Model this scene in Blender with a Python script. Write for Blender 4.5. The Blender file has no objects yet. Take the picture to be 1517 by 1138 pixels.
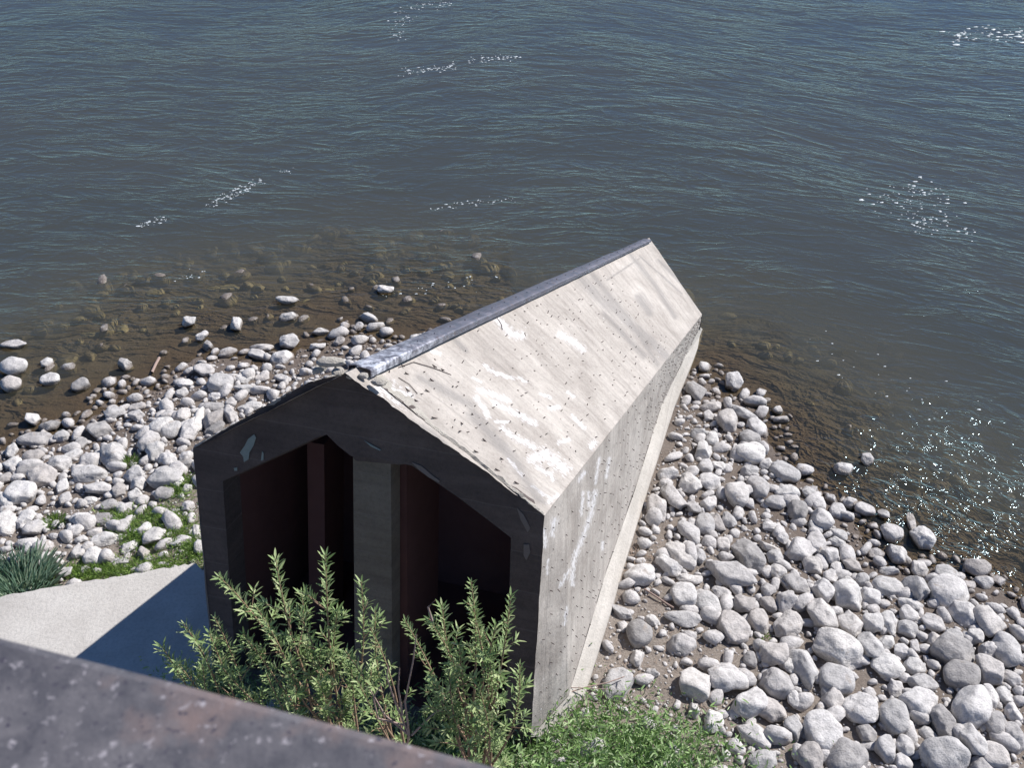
import bpy, math, random
import numpy as np
from mathutils import Vector, Matrix
random.seed(7); rng=np.random.default_rng(7)
scn=bpy.context.scene; COL=scn.collection
# ------------------------------------------------------------------ camera
HC=12.0; FPX=1499.86; PITCH=math.radians(38.017); ROLL=math.radians(1.038)
_F=np.array([0,math.cos(PITCH),-math.sin(PITCH)]); _R0=np.array([1.,0,0]); _D0=np.array([0,-math.sin(PITCH),-math.cos(PITCH)])
_R=math.cos(ROLL)*_R0+math.sin(ROLL)*_D0; _D=-math.sin(ROLL)*_R0+math.cos(ROLL)*_D0
cd=bpy.data.cameras.new('camera'); cam=bpy.data.objects.new('camera',cd); COL.objects.link(cam)
m=Matrix(((_R[0],-_D[0],-_F[0],0),(_R[1],-_D[1],-_F[1],0),(_R[2],-_D[2],-_F[2],HC),(0,0,0,1)))
cam.matrix_world=m
cd.sensor_width=36; cd.lens=36*FPX/1517; cd.clip_start=0.05; cd.clip_end=3000
cd.dof.use_dof=True; cd.dof.focus_distance=12.0; cd.dof.aperture_fstop=10.0
scn.camera=cam
# ------------------------------------------------------------------ light
SUN_AZ=math.radians(62); SUN_EL=math.radians(43)
w=bpy.data.worlds.new('World'); scn.world=w; w.use_nodes=True
nt=w.node_tree; bg=nt.nodes['Background']; sky=nt.nodes.new('ShaderNodeTexSky'); sky.sky_type='NISHITA'; sky.sun_disc=False
sky.sun_elevation=SUN_EL; sky.sun_rotation=SUN_AZ; sky.dust_density=0.0; sky.air_density=1.0; sky.ozone_density=6.0
wb=nt.nodes.new('ShaderNodeMix'); wb.data_type='RGBA'; wb.blend_type='MULTIPLY'; wb.inputs[0].default_value=1.0; wb.inputs[7].default_value=(.88,.97,1.12,1)
nt.links.new(sky.outputs[0],wb.inputs[6]); nt.links.new(wb.outputs[2],bg.inputs[0]); bg.inputs[1].default_value=0.062
sl=bpy.data.lights.new('sun','SUN'); sl.energy=5.0; sl.angle=math.radians(0.53); sl.color=(1.0,0.965,0.93)
so=bpy.data.objects.new('sun',sl); COL.objects.link(so)
sd=Vector((math.sin(SUN_AZ)*math.cos(SUN_EL),math.cos(SUN_AZ)*math.cos(SUN_EL),math.sin(SUN_EL)))
so.rotation_euler=sd.to_track_quat('Z','Y').to_euler(); so.location=(20,20,40)
scn.view_settings.view_transform='Standard'; scn.view_settings.look='None'; scn.view_settings.exposure=0.47; scn.view_settings.gamma=1
scn.view_settings.use_curve_mapping=False
scn.cycles.transparent_max_bounces=16; scn.cycles.sample_clamp_indirect=6
# ------------------------------------------------------------------ helpers: surveying from the photograph
CAM=np.array([0,0,HC])
def ray(px,py):
    d=_F*FPX+_R*(px-758.5)+_D*(py-569); return d
def pz(px,py,z=0.0):
    d=ray(px,py); return CAM+d*((z-HC)/d[2])
def pplane(px,py,o,n):
    d=ray(px,py); return CAM+d*(np.dot(o-CAM,n)/np.dot(d,n))
def py_(px,py,y):
    d=ray(px,py); return CAM+d*(y/d[1])
# lattice noise
_perm=rng.random((256,256))
def vnoise(x,y,s=1.0,o=0):
    x=np.asarray(x)*s+o*17.3+500; y=np.asarray(y)*s+o*9.1+500
    xi=np.floor(x).astype(int); yi=np.floor(y).astype(int); fx=x-xi; fy=y-yi
    fx=fx*fx*(3-2*fx); fy=fy*fy*(3-2*fy)
    g=lambda a,b:_perm[a%256,b%256]
    return (g(xi,yi)*(1-fx)+g(xi+1,yi)*fx)*(1-fy)+(g(xi,yi+1)*(1-fx)+g(xi+1,yi+1)*fx)*fy
def fbm(x,y,s=1.0,o=0,n=3):
    r=0;a=1;t=0
    for i in range(n): r=r+a*vnoise(x,y,s*2**i,o+i*3);t+=a;a*=.5
    return r/t
SH_PX=[(-300,760),(-120,705),(0,668),(60,655),(110,640),(150,612),(200,590),(250,572),(285,535),(330,528),(400,540),(450,520),(500,500),
       (1035,555),(1062,585),(1100,592),(1130,640),(1148,680),(1190,712),(1225,742),(1262,775),(1282,815),(1330,842),(1400,840),(1450,862),(1517,895),(1700,960)]
SH=np.array([pz(a,b,0)[:2] for a,b in SH_PX]); SH=np.vstack([[-60,SH[0][1]-3],SH,[60,SH[-1][1]-6]])
def shore_d(x,y):
    x=np.asarray(x,float); y=np.asarray(y,float); best=np.full(x.shape,1e9)
    for a,b in zip(SH[:-1],SH[1:]):
        ab=b-a; t=np.clip(((x-a[0])*ab[0]+(y-a[1])*ab[1])/(ab@ab),0,1)
        best=np.minimum(best,np.hypot(x-a[0]-t*ab[0],y-a[1]-t*ab[1]))
    ys=np.interp(x,SH[:,0],SH[:,1]); return np.where(y<ys,best,-best)
def ground(x,y):
    d=shore_d(x,y)
    land=1.15*(1-np.exp(-np.maximum(d,0)*0.095))
    # the left shallows shelve gently, the right side a little steeper
    k=np.where(np.asarray(x)<0,0.065,0.10)
    bed=-2.4*(1-np.exp(-np.maximum(-d,0)*k/2.4-(np.maximum(-d-4,0)**2)*.02))
    n=(fbm(x,y,1.6,1)-.5)*.12*np.clip(np.abs(d)*1.5,0.25,1)
    return land+bed+n
_GX=np.arange(-14,15.01,.05); _GY=np.arange(2,27.01,.05); _GZ=ground(*np.meshgrid(_GX,_GY))
_ground=ground
def ground(x,y):
    if np.ndim(x)==0 and -14<x<14.9 and 2<y<26.9:
        fx=(x+14)/.05; fy=(y-2)/.05; i=int(fx); j=int(fy); fx-=i; fy-=j
        return (_GZ[j,i]*(1-fx)+_GZ[j,i+1]*fx)*(1-fy)+(_GZ[j+1,i]*(1-fx)+_GZ[j+1,i+1]*fx)*fy
    return _ground(x,y)
def raygr(px,py,dz=0.0):
    z=0.5
    for i in range(25):
        p=pz(px,py,z); z2=float(ground(p[0],p[1]))+dz; z=z+(z2-z)*.7
    return pz(px,py,z)
def newmesh(name,v,f,smooth=False):
    me=bpy.data.meshes.new(name); me.from_pydata([tuple(map(float,p)) for p in v],[],[tuple(map(int,q)) for q in f]); me.update()
    if smooth: me.polygons.foreach_set('use_smooth',[True]*len(me.polygons))
    return me
def npmesh(name,v,f,smooth=False):
    """v (n,3), f (m,k) with constant k"""
    v=np.asarray(v,np.float32); f=np.asarray(f,np.int32); me=bpy.data.meshes.new(name); k=f.shape[1]
    me.vertices.add(len(v)); me.vertices.foreach_set('co',v.ravel()); me.loops.add(f.size); me.loops.foreach_set('vertex_index',f.ravel())
    me.polygons.add(len(f)); me.polygons.foreach_set('loop_start',np.arange(0,f.size,k,dtype=np.int32)); 
    me.update(calc_edges=True); me.validate()
    if smooth: me.polygons.foreach_set('use_smooth',np.ones(len(me.polygons),bool))
    return me
def link(name,me,mat,parent=None,**kw):
    o=bpy.data.objects.new(name,me); COL.objects.link(o)
    if mat is not None and me is not None and not me.materials: me.materials.append(mat)
    if parent is not None: o.parent=parent
    for k,v in kw.items(): o[k]=v
    return o
def empty(name,loc=(0,0,0),**kw):
    o=bpy.data.objects.new(name,None); COL.objects.link(o); o.location=loc; o.empty_display_size=.2
    for k,v in kw.items(): o[k]=v
    return o
def tube(pts,r,n=5,close=True):
    pts=[np.array(p,float) for p in pts]; V=[];F=[]
    rs=r if hasattr(r,'__len__') else [r]*len(pts)
    for i,p in enumerate(pts):
        t=pts[min(i+1,len(pts)-1)]-pts[max(i-1,0)]; t/=np.linalg.norm(t)+1e-9
        a=np.cross(t,[0,0,1.]) if abs(t[2])<.9 else np.cross(t,[1.,0,0]); a/=np.linalg.norm(a); b=np.cross(t,a)
        for k in range(n):
            q=2*math.pi*k/n; V.append(p+rs[i]*(a*math.cos(q)+b*math.sin(q)))
    for i in range(len(pts)-1):
        for k in range(n): F.append((i*n+k,i*n+(k+1)%n,(i+1)*n+(k+1)%n,(i+1)*n+k))
    return V,F
def puv(me):
    uvl=me.uv_layers.new(name='UVMap')
    for l in me.loops:
        c=me.vertices[l.vertex_index].co; uvl.data[l.index].uv=(c.z*.93,c.x*.92-c.y*.39)
class Acc:
    def __init__(s): s.V=[];s.F=[]
    def add(s,V,F):
        o=len(s.V); s.V+=list(V); s.F+=[tuple(i+o for i in f) for f in F]
    def mesh(s,name,smooth=False): return newmesh(name,s.V,s.F,smooth)
def prism(poly,ext):
    """polygon (list of 3-vectors) extruded by vector ext -> V,F"""
    n=len(poly); V=[np.array(p,float) for p in poly]+[np.array(p,float)+np.array(ext) for p in poly]
    F=[tuple(range(n))[::-1],tuple(range(n,2*n))]+[(i,(i+1)%n,n+(i+1)%n,n+i) for i in range(n)]
    return V,F
# ------------------------------------------------------------------ materials
def mat(name):
    m=bpy.data.materials.new(name); m.use_nodes=True; n=m.node_tree; b=n.nodes['Principled BSDF']; return m,n,b
def N(n,t,**kw):
    x=n.nodes.new(t)
    for k,v in kw.items():
        if k.startswith('i_'): x.inputs[k[2:].replace('_',' ')].default_value=v
        else: setattr(x,k,v)
    return x
def noise(n,vec,scale,detail=4,rough=.55,dist=0.0):
    x=N(n,'ShaderNodeTexNoise'); x.inputs['Scale'].default_value=scale; x.inputs['Detail'].default_value=detail
    x.inputs['Roughness'].default_value=rough; x.inputs['Distortion'].default_value=dist
    if vec is not None: n.links.new(vec,x.inputs['Vector'])
    return x.outputs['Fac']
def ramp(n,fac,stops,interp='LINEAR'):
    r=N(n,'ShaderNodeValToRGB'); r.color_ramp.interpolation=interp
    while len(r.color_ramp.elements)<len(stops): r.color_ramp.elements.new(.5)
    for e,(p,c) in zip(r.color_ramp.elements,stops):
        e.position=p; e.color=(*c,1) if hasattr(c,'__len__') else (c,c,c,1)
    n.links.new(fac,r.inputs[0]); return r.outputs[0]
def mix(n,fac,a,b,mode='MIX'):
    x=N(n,'ShaderNodeMix',data_type='RGBA',blend_type=mode)
    for s,v in ((0,fac),(6,a),(7,b)):
        if isinstance(v,bpy.types.NodeSocket): n.links.new(v,x.inputs[s])
        else: x.inputs[s].default_value=v if s==0 else (*v,1)
    return x.outputs[2]
def math_(n,op,a,b=0.0,c=None,clamp=False):
    x=N(n,'ShaderNodeMath',operation=op,use_clamp=clamp)
    for i,v in enumerate((a,b,c)):
        if v is None: continue
        if isinstance(v,bpy.types.NodeSocket): n.links.new(v,x.inputs[i])
        else: x.inputs[i].default_value=v
    return x.outputs[0]
def bump(n,b,h,strength=.5,dist=.02):
    x=N(n,'ShaderNodeBump'); x.inputs['Strength'].default_value=strength; x.inputs['Distance'].default_value=dist
    n.links.new(h,x.inputs['Height']); n.links.new(x.outputs[0],b.inputs['Normal']); return x
def geo_pos(n): return N(n,'ShaderNodeNewGeometry').outputs['Position']
def mapr(n,v,a,b,c=0.,d=1.):
    x=N(n,'ShaderNodeMapRange'); n.links.new(v,x.inputs[0])
    for i,q in enumerate((a,b,c,d)): x.inputs[i+1].default_value=q
    return x.outputs[0]

def wet_layer(n,col):
    """river stones: damp dark band just above the water, olive algae below it"""
    p=geo_pos(n); s=N(n,'ShaderNodeSeparateXYZ'); n.links.new(p,s.inputs[0])
    wob=noise(n,p,5,2); z=math_(n,'ADD',s.outputs[2],math_(n,'MULTIPLY',math_(n,'SUBTRACT',wob,.5),-.14))
    damp=mapr(n,z,.085,.03); alg=mapr(n,z,.0,-.10)
    c=mix(n,damp,col,mix(n,1.0,col,(.42,.37,.33),'MULTIPLY'))
    return mix(n,alg,c,mix(n,noise(n,p,3,2),(.30,.275,.15),(.48,.44,.32))),damp
def stone_mat():
    m,n,b=mat('river_stone'); oi=N(n,'ShaderNodeObjectInfo'); tc=N(n,'ShaderNodeTexCoord'); p=geo_pos(n)
    tone=ramp(n,oi.outputs['Random'],[(0,(.30,.285,.275)),(.15,(.50,.475,.46)),(.4,(.62,.595,.575)),(.6,(.43,.415,.405)),(.8,(.66,.635,.605)),(.92,(.47,.435,.41)),(1,(.33,.305,.29))])
    n1=noise(n,p,9,6,.6); n2=noise(n,p,38,4,.65); n3=noise(n,p,130,3,.6)
    c=mix(n,.55,tone,ramp(n,n1,[(.3,.42),(.5,.85),(.7,1.15)]),'MULTIPLY')
    c=mix(n,.35,c,ramp(n,n2,[(.32,.35),(.5,1.),(.7,1.2)]),'MULTIPLY')
    c=mix(n,mapr(n,noise(n,p,4.5,4,.6,.6),.62,.74),c,(.31,.27,.235))
    c,damp=wet_layer(n,c); n.links.new(c,b.inputs['Base Color'])
    n.links.new(mapr(n,damp,0,1,.88,.35),b.inputs['Roughness']); b.inputs['Specular IOR Level'].default_value=.35
    h=math_(n,'ADD',math_(n,'MULTIPLY',n1,1.6),math_(n,'ADD',math_(n,'MULTIPLY',n2,.5),math_(n,'MULTIPLY',n3,.15)))
    bump(n,b,h,.7,.03); return m
def ground_mat():
    m,n,b=mat('bank_soil'); p=geo_pos(n)
    c=mix(n,noise(n,p,1.3,5),(.27,.225,.185),(.40,.35,.30)); c=mix(n,mapr(n,noise(n,p,30,5,.7),.35,.7),c,(.20,.165,.14))
    c=mix(n,mapr(n,noise(n,p,75,3,.7),.60,.72),c,(.48,.44,.40))
    s=N(n,'ShaderNodeSeparateXYZ'); n.links.new(p,s.inputs[0]); z=math_(n,'ADD',s.outputs[2],math_(n,'MULTIPLY',math_(n,'SUBTRACT',noise(n,p,2,3),.5),-.3))
    damp=mapr(n,z,.38,.10); c=mix(n,damp,c,(.15,.115,.09))
    c=mix(n,mapr(n,s.outputs[2],-.05,-.35),c,mix(n,noise(n,p,2.4,4),(.19,.175,.115),(.31,.285,.195)))
    n.links.new(c,b.inputs['Base Color']); n.links.new(mapr(n,damp,0,1,.95,.5),b.inputs['Roughness'])
    bump(n,b,math_(n,'ADD',noise(n,p,18,6,.7),math_(n,'MULTIPLY',noise(n,p,80,4,.7),.5)),.9,.05); return m
def concrete_mat(name,base,base2,stain=True,scale=1.0):
    m,n,b=mat(name); p=geo_pos(n); uv=N(n,'ShaderNodeUVMap').outputs[0]
    c=mix(n,mapr(n,noise(n,p,1.1,6,.65,.5),.32,.68),base,base2)
    mp=N(n,'ShaderNodeMapping'); mp.inputs['Scale'].default_value=(7.5,.55,1); n.links.new(uv,mp.inputs[0])
    st=noise(n,mp.outputs[0],1.0,5,.62); c=mix(n,.55,c,ramp(n,st,[(.28,.62),(.5,.98),(.72,1.22)]),'MULTIPLY')
    c=mix(n,.45,c,ramp(n,noise(n,p,22,5,.7),[(.3,.6),(.5,1),(.75,1.2)]),'MULTIPLY')
    c=mix(n,.5,c,ramp(n,noise(n,p,90,3,.7),[(.25,.55),(.42,1),(.8,1.08)]),'MULTIPLY')
    # board joints left by the shuttering
    wv=N(n,'ShaderNodeSeparateXYZ'); n.links.new(uv,wv.inputs[0])
    fr=math_(n,'FRACT',math_(n,'MULTIPLY',math_(n,'ADD',wv.outputs[0],math_(n,'MULTIPLY',noise(n,uv,1.5,2),.05)),1.9))
    jl=mapr(n,math_(n,'ABSOLUTE',math_(n,'SUBTRACT',fr,.5)),.0,.022,1,0)
    c=mix(n,math_(n,'MULTIPLY',jl,.28),c,(.20,.18,.17))
    h=math_(n,'ADD',math_(n,'ADD',noise(n,p,22,5,.7),math_(n,'MULTIPLY',noise(n,p,110,4,.7),.4)),math_(n,'ADD',math_(n,'MULTIPLY',st,.8),math_(n,'MULTIPLY',jl,-.3)))
    if stain:
        at=N(n,'ShaderNodeAttribute',attribute_name='lime').outputs['Fac']; dk=N(n,'ShaderNodeAttribute',attribute_name='dark').outputs['Fac']
        mpl=N(n,'ShaderNodeMapping'); mpl.inputs['Scale'].default_value=(30,13,1); n.links.new(uv,mpl.inputs[0]); wob=math_(n,'MULTIPLY',math_(n,'SUBTRACT',noise(n,mpl.outputs[0],1,6,.75),.5),3.8)
        f=mapr(n,math_(n,'MULTIPLY',math_(n,'ADD',at,wob),mapr(n,at,.02,.3)),.58,.92); c=mix(n,math_(n,'MULTIPLY',f,.80),c,(.68,.665,.67))
        f2=mapr(n,math_(n,'ADD',dk,math_(n,'MULTIPLY',math_(n,'SUBTRACT',st,.5),2.2)),.35,.9); c=mix(n,math_(n,'MULTIPLY',f2,.55),c,(.17,.16,.155))
        # scattered droppings
        sp=N(n,'ShaderNodeTexVoronoi'); mp2=N(n,'ShaderNodeMapping'); mp2.inputs['Scale'].default_value=(5.5,3.5,1); n.links.new(uv,mp2.inputs[0]); n.links.new(mp2.outputs[0],sp.inputs['Vector']); sp.inputs['Scale'].default_value=1.0
        f3=math_(n,'MULTIPLY',mapr(n,math_(n,'ADD',sp.outputs['Distance'],math_(n,'MULTIPLY',noise(n,p,50,2),.10)),.13,.10),mapr(n,noise(n,p,.9,2),.50,.60))
        c=mix(n,math_(n,'MULTIPLY',f3,.8),c,(.66,.64,.63))
    n.links.new(c,b.inputs['Base Color']); b.inputs['Roughness'].default_value=.9; b.inputs['Specular IOR Level'].default_value=.25
    bump(n,b,h,.55,.02); return m
def plain(name,c1,c2,scale=8,rough=.8,metal=0.0,bs=.3,bd=.01,sub=0.0,trans=False):
    m,n,b=mat(name); p=geo_pos(n); c=mix(n,noise(n,p,scale,5,.65),c1,c2); n.links.new(c,b.inputs['Base Color'])
    b.inputs['Roughness'].default_value=rough; b.inputs['Metallic'].default_value=metal
    if bs: bump(n,b,noise(n,p,scale*4,4,.7),bs,bd)
    return m
def leaf_mat(name,c1,c2,c3,tr=.35):
    m,n,b=mat(name); p=geo_pos(n); oi=N(n,'ShaderNodeAttribute',attribute_name='tint').outputs['Fac']
    c=ramp(n,oi,[(0,c1),(.6,c2),(1,c3)]); gm=N(n,'ShaderNodeNewGeometry')
    c=mix(n,math_(n,'MULTIPLY',gm.outputs['Backfacing'],.55),c,(.26,.32,.25))
    n.links.new(c,b.inputs['Base Color']); b.inputs['Roughness'].default_value=.55; b.inputs['Specular IOR Level'].default_value=.4
    t=N(n,'ShaderNodeBsdfTranslucent'); n.links.new(c,t.inputs[0]); ms=N(n,'ShaderNodeMixShader'); ms.inputs[0].default_value=tr
    n.links.new(b.outputs[0],ms.inputs[1]); n.links.new(t.outputs[0],ms.inputs[2]); n.links.new(ms.outputs[0],n.nodes['Material Output'].inputs[0]); return m
def water_mat():
    m,n,b=mat('river_water'); n.nodes.remove(b); out=n.nodes['Material Output']; uv=N(n,'ShaderNodeUVMap').outputs[0]; p=geo_pos(n)
    def nz(sx,sy,sc,det,ro,di=0.,rot=0.):
        mp=N(n,'ShaderNodeMapping'); mp.inputs['Scale'].default_value=(sx,sy,1); mp.inputs['Rotation'].default_value=(0,0,rot); n.links.new(uv,mp.inputs[0]); return noise(n,mp.outputs[0],sc,det,ro,di)
    big=nz(.09,.28,1,3,.5); mid=nz(.62,1.75,1,4,.55,.7,.10); mid2=nz(.95,2.5,1,3,.5,.6,.45); fine=nz(2.6,6.,1,4,.6,.5,-.3)
    ridg=math_(n,'POWER',math_(n,'SUBTRACT',1.0,math_(n,'MULTIPLY',math_(n,'ABSOLUTE',math_(n,'SUBTRACT',mid,.5)),3.2),clamp=True),2.2)
    ridg2=math_(n,'POWER',math_(n,'SUBTRACT',1.0,math_(n,'MULTIPLY',math_(n,'ABSOLUTE',math_(n,'SUBTRACT',mid2,.5)),3.6),clamp=True),2.2)
    calm=N(n,'ShaderNodeAttribute',attribute_name='calm').outputs['Fac']; chop=N(n,'ShaderNodeAttribute',attribute_name='chop').outputs['Fac']
    patch=mapr(n,nz(.22,.34,1,3,.6,.5),.36,.64,.4,1.1)
    h=math_(n,'ADD',math_(n,'MULTIPLY',ridg,.030),math_(n,'ADD',math_(n,'MULTIPLY',ridg2,.014),math_(n,'MULTIPLY',fine,.012)))
    h=math_(n,'MULTIPLY',h,patch); h=math_(n,'ADD',h,math_(n,'MULTIPLY',big,.10)); h=math_(n,'MULTIPLY',h,calm)
    ch=math_(n,'MULTIPLY',math_(n,'ADD',math_(n,'MULTIPLY',nz(4.5,6.5,1,4,.6,0.3),.03),math_(n,'MULTIPLY',nz(8,10.,1,1.5,.5,.3),.055)),mapr(n,nz(2.4,3.2,1,3,.6,.4),.45,.60,.15,1.0)); h=math_(n,'ADD',h,math_(n,'MULTIPLY',ch,chop))
    bp=N(n,'ShaderNodeBump'); bp.inputs['Strength'].default_value=1.0; bp.inputs['Distance'].default_value=1.0; n.links.new(h,bp.inputs['Height'])
    gl=N(n,'ShaderNodeBsdfGlossy'); n.links.new(mapr(n,chop,.1,.4,.10,.12),gl.inputs['Roughness']); gl.inputs[0].default_value=(.66,.88,.98,1); n.links.new(bp.outputs[0],gl.inputs['Normal'])
    fr=N(n,'ShaderNodeFresnel'); fr.inputs[0].default_value=1.33; n.links.new(bp.outputs[0],fr.inputs['Normal'])
    op=N(n,'ShaderNodeAttribute',attribute_name='murk').outputs['Fac']
    df=N(n,'ShaderNodeBsdfDiffuse'); n.links.new(mix(n,mapr(n,op,.55,.97),(.086,.086,.070),mix(n,nz(.08,.2,1,3,.6),(.040,.047,.045),(.060,.060,.051))),df.inputs[0])
    tr=N(n,'ShaderNodeBsdfTransparent'); tr.inputs[0].default_value=(.88,.82,.68,1)
    body=N(n,'ShaderNodeMixShader'); n.links.new(op,body.inputs[0]); n.links.new(tr.outputs[0],body.inputs[1]); n.links.new(df.outputs[0],body.inputs[2])
    top=N(n,'ShaderNodeMixShader'); n.links.new(fr.outputs[0],top.inputs[0]); n.links.new(body.outputs[0],top.inputs[1]); n.links.new(gl.outputs[0],top.inputs[2])
    n.links.new(top.outputs[0],out.inputs[0]); return m
def parapet_mat():
    m,n,b=mat('weathered_painted_steel'); p=geo_pos(n)
    c=mix(n,mapr(n,noise(n,p,24,6,.65,.4),.34,.70),(.050,.050,.062),(.125,.118,.128))
    c=mix(n,mapr(n,math_(n,'ADD',noise(n,p,7.0,3,.5),math_(n,'MULTIPLY',noise(n,p,40,3,.6),.25)),.70,.84),c,(.155,.115,.11))
    c=mix(n,mapr(n,noise(n,p,90,4,.6),.60,.70),c,(.30,.28,.30)); c=mix(n,mapr(n,noise(n,p,110,3,.6),.40,.30),c,(.035,.032,.05))
    n.links.new(c,b.inputs['Base Color']); b.inputs['Roughness'].default_value=.75; bump(n,b,noise(n,p,60,5,.7),.4,.004); return m
def steel_mat():
    m,n,b=mat('worn_steel'); p=geo_pos(n); c=mix(n,noise(n,p,4,5,.6),(.11,.105,.13),(.25,.24,.275)); c=mix(n,mapr(n,noise(n,p,14,5,.7),.55,.72),c,(.16,.115,.10)); sy=N(n,'ShaderNodeSeparateXYZ'); n.links.new(p,sy.inputs[0])
    bare=math_(n,'MULTIPLY',mapr(n,sy.outputs[1],10.3,8.6),mapr(n,noise(n,p,9,5,.7,.8),.42,.60)); c=mix(n,bare,c,(.80,.79,.84))  # highlight at the cap's near end, painted into the colour as pale streaks
    n.links.new(c,b.inputs['Base Color']); b.inputs['Metallic'].default_value=.65; n.links.new(mapr(n,noise(n,p,7,4),.3,.7,.30,.6),b.inputs['Roughness']); bump(n,b,noise(n,p,10,5,.6),.35,.02); return m
M_stone=stone_mat(); M_ground=ground_mat(); M_water=water_mat(); M_par=parapet_mat(); M_steel=steel_mat()
M_conc=concrete_mat('weathered_concrete',(.30,.268,.24),(.47,.43,.39)); M_face=concrete_mat('grimy_shaded_concrete',(.075,.060,.056),(.125,.102,.092),False)  # front face: grimy concrete, darkened further so its colour carries the shade
M_plinth=concrete_mat('pale_concrete',(.36,.335,.30),(.47,.44,.40),False); M_slab=concrete_mat('smooth_slab_concrete',(.40,.375,.345),(.50,.475,.44),False)
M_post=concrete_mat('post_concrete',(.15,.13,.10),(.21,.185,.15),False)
M_crust=plain('broken_concrete',(.35,.32,.27),(.60,.56,.50),14,.95,0,.9,.04)
M_dark=plain('shaded_inner_concrete',(.085,.036,.032),(.135,.066,.058),3,.95); M_rust=plain('rusty_steel_pin',(.045,.035,.035),(.10,.07,.06),30,.8)  # inner concrete: shade of the hollow is put into its dark red-brown
M_bark=plain('willow_bark',(.22,.13,.09),(.34,.24,.15),20,.8); M_twig=plain('dry_twig',(.25,.17,.14),(.38,.29,.25),20,.9)
M_leaf=leaf_mat('willow_leaf',(.17,.26,.09),(.32,.43,.18),(.52,.58,.30)); M_leaf2=leaf_mat('weed_leaf',(.11,.20,.05),(.25,.40,.13),(.52,.62,.36),.3)
M_grass=leaf_mat('bank_grass',(.12,.21,.04),(.22,.36,.07),(.36,.46,.14)); M_sedge=leaf_mat('blue_green_sedge',(.20,.33,.22),(.34,.50,.35),(.50,.60,.42))
M_foam=plain('river_foam',(.50,.56,.58),(.70,.74,.75),20,.6,0,0)
M_litter=plain('dry_litter',(.20,.13,.09),(.42,.33,.26),25,.95)
# ------------------------------------------------------------------ riverbank and water sheets
def axis(a,b,step,far):
    core=np.arange(a,b+step/2,step); k=np.cumsum(step*1.35**np.arange(1,60)); k=k[k<far]
    return np.concatenate([a-k[::-1],core,b+k])
gx=axis(-12,13,.085,900); gy=axis(3.5,27,.085,1200)
X,Y=np.meshgrid(gx,gy); Z=ground(X,Y)+(fbm(X,Y,6,5)-.5)*.05
def gridmesh(name,X,Y,Z,smooth=True):
    ny,nx=X.shape; v=np.stack([X,Y,Z],-1).reshape(-1,3); i=np.arange(ny*nx).reshape(ny,nx)
    f=np.stack([i[:-1,:-1],i[:-1,1:],i[1:,1:],i[1:,:-1]],-1).reshape(-1,4); return npmesh(name,v,f,smooth)
gm=gridmesh('riverbank_ground',X,Y,Z); link('ground',gm,M_ground,kind='structure')
wx=axis(-14,14,.15,900); wy=axis(6,30,.15,1200); WX,WY=np.meshgrid(wx,wy)
wm=gridmesh('water',WX,WY,np.zeros_like(WX)); 
dep=np.maximum(-ground(WX,WY),0); dsh=-shore_d(WX,WY)
murk=1-np.exp(-dep*2.5-np.maximum(dep-.18,0)*4.0); calm=np.clip(dsh/4.0,.16,1.0)
gc=pz(1430,740,0); chop=np.exp(-(((WX-gc[0])/2.2)**2+((WY-gc[1])/1.9)**2))+.10*np.clip(dsh/2,0,1)*np.exp(-((WX-gc[0])/6)**2-((WY-gc[1])/5)**2)
chop=np.clip(chop*1.25,0,1)*np.clip(fbm(WX,WY,1.2,9)*2.4-.30,.1,1)
for nm,arr in (('murk',murk),('calm',calm),('chop',chop)):
    a=wm.attributes.new(nm,'FLOAT','POINT'); a.data.foreach_set('value',arr.astype(np.float32).ravel())
U=WX; Vv=WY+.34*np.logaddexp(0,(WX-1.)/2.)*2.+.5*np.sin(WX*.35+WY*.12)+.8*(fbm(WX,WY,.16,2)-.5)
uvl=wm.uv_layers.new(name='UVMap'); li=np.zeros(len(wm.loops),np.int32); wm.loops.foreach_get('vertex_index',li)
uvl.data.foreach_set('uv',np.stack([U.ravel()[li],Vv.ravel()[li]],-1).astype(np.float32).ravel())
link('water',wm,M_water,kind='structure')
# ------------------------------------------------------------------ the ice breaker pier
P={'L':(-3.725,8.856,4.205),'R':(0.324,7.672,4.205),'A':(-1.701,8.264,5.728),'N':(3.061,19.382,0.843),'E':(3.856,16.904,0.477),'EL':(0.85,18.05,0.40)}
P={k:np.array(v) for k,v in P.items()}
az=math.radians(22.741); u=np.array([math.sin(az),math.cos(az),0]); wv=np.array([math.cos(az),-math.sin(az),0]); kz=np.array([0,0,1.])
RB=P['R']+wv*.017-kz*3.0-u*.43; LB=P['L']-wv*.13-kz*3.0-u*.48
def below(a,b,z): return a+(b-a)*((z-a[2])/(b[2]-a[2]))
ZB=-.3
RBB=below(P['R'],RB,ZB); LBB=below(P['L'],LB,ZB)
nf=np.cross(P['R']-P['L'],RB-P['L']); nf/=np.linalg.norm(nf); 
if nf[1]>0: nf=-nf
pier=empty('ice_breaker_pier',(float(P['A'][0]),float(P['A'][1]),1.2),label='big concrete ice breaker pier with a sloping gabled roof and a dark hollow front',category='ice breaker')
PL=np.array(pier.location)
def plink(name,me,mt,**kw):
    o=link(name,me,mt,pier,**kw); o.location=tuple(-PL); return o
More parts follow.
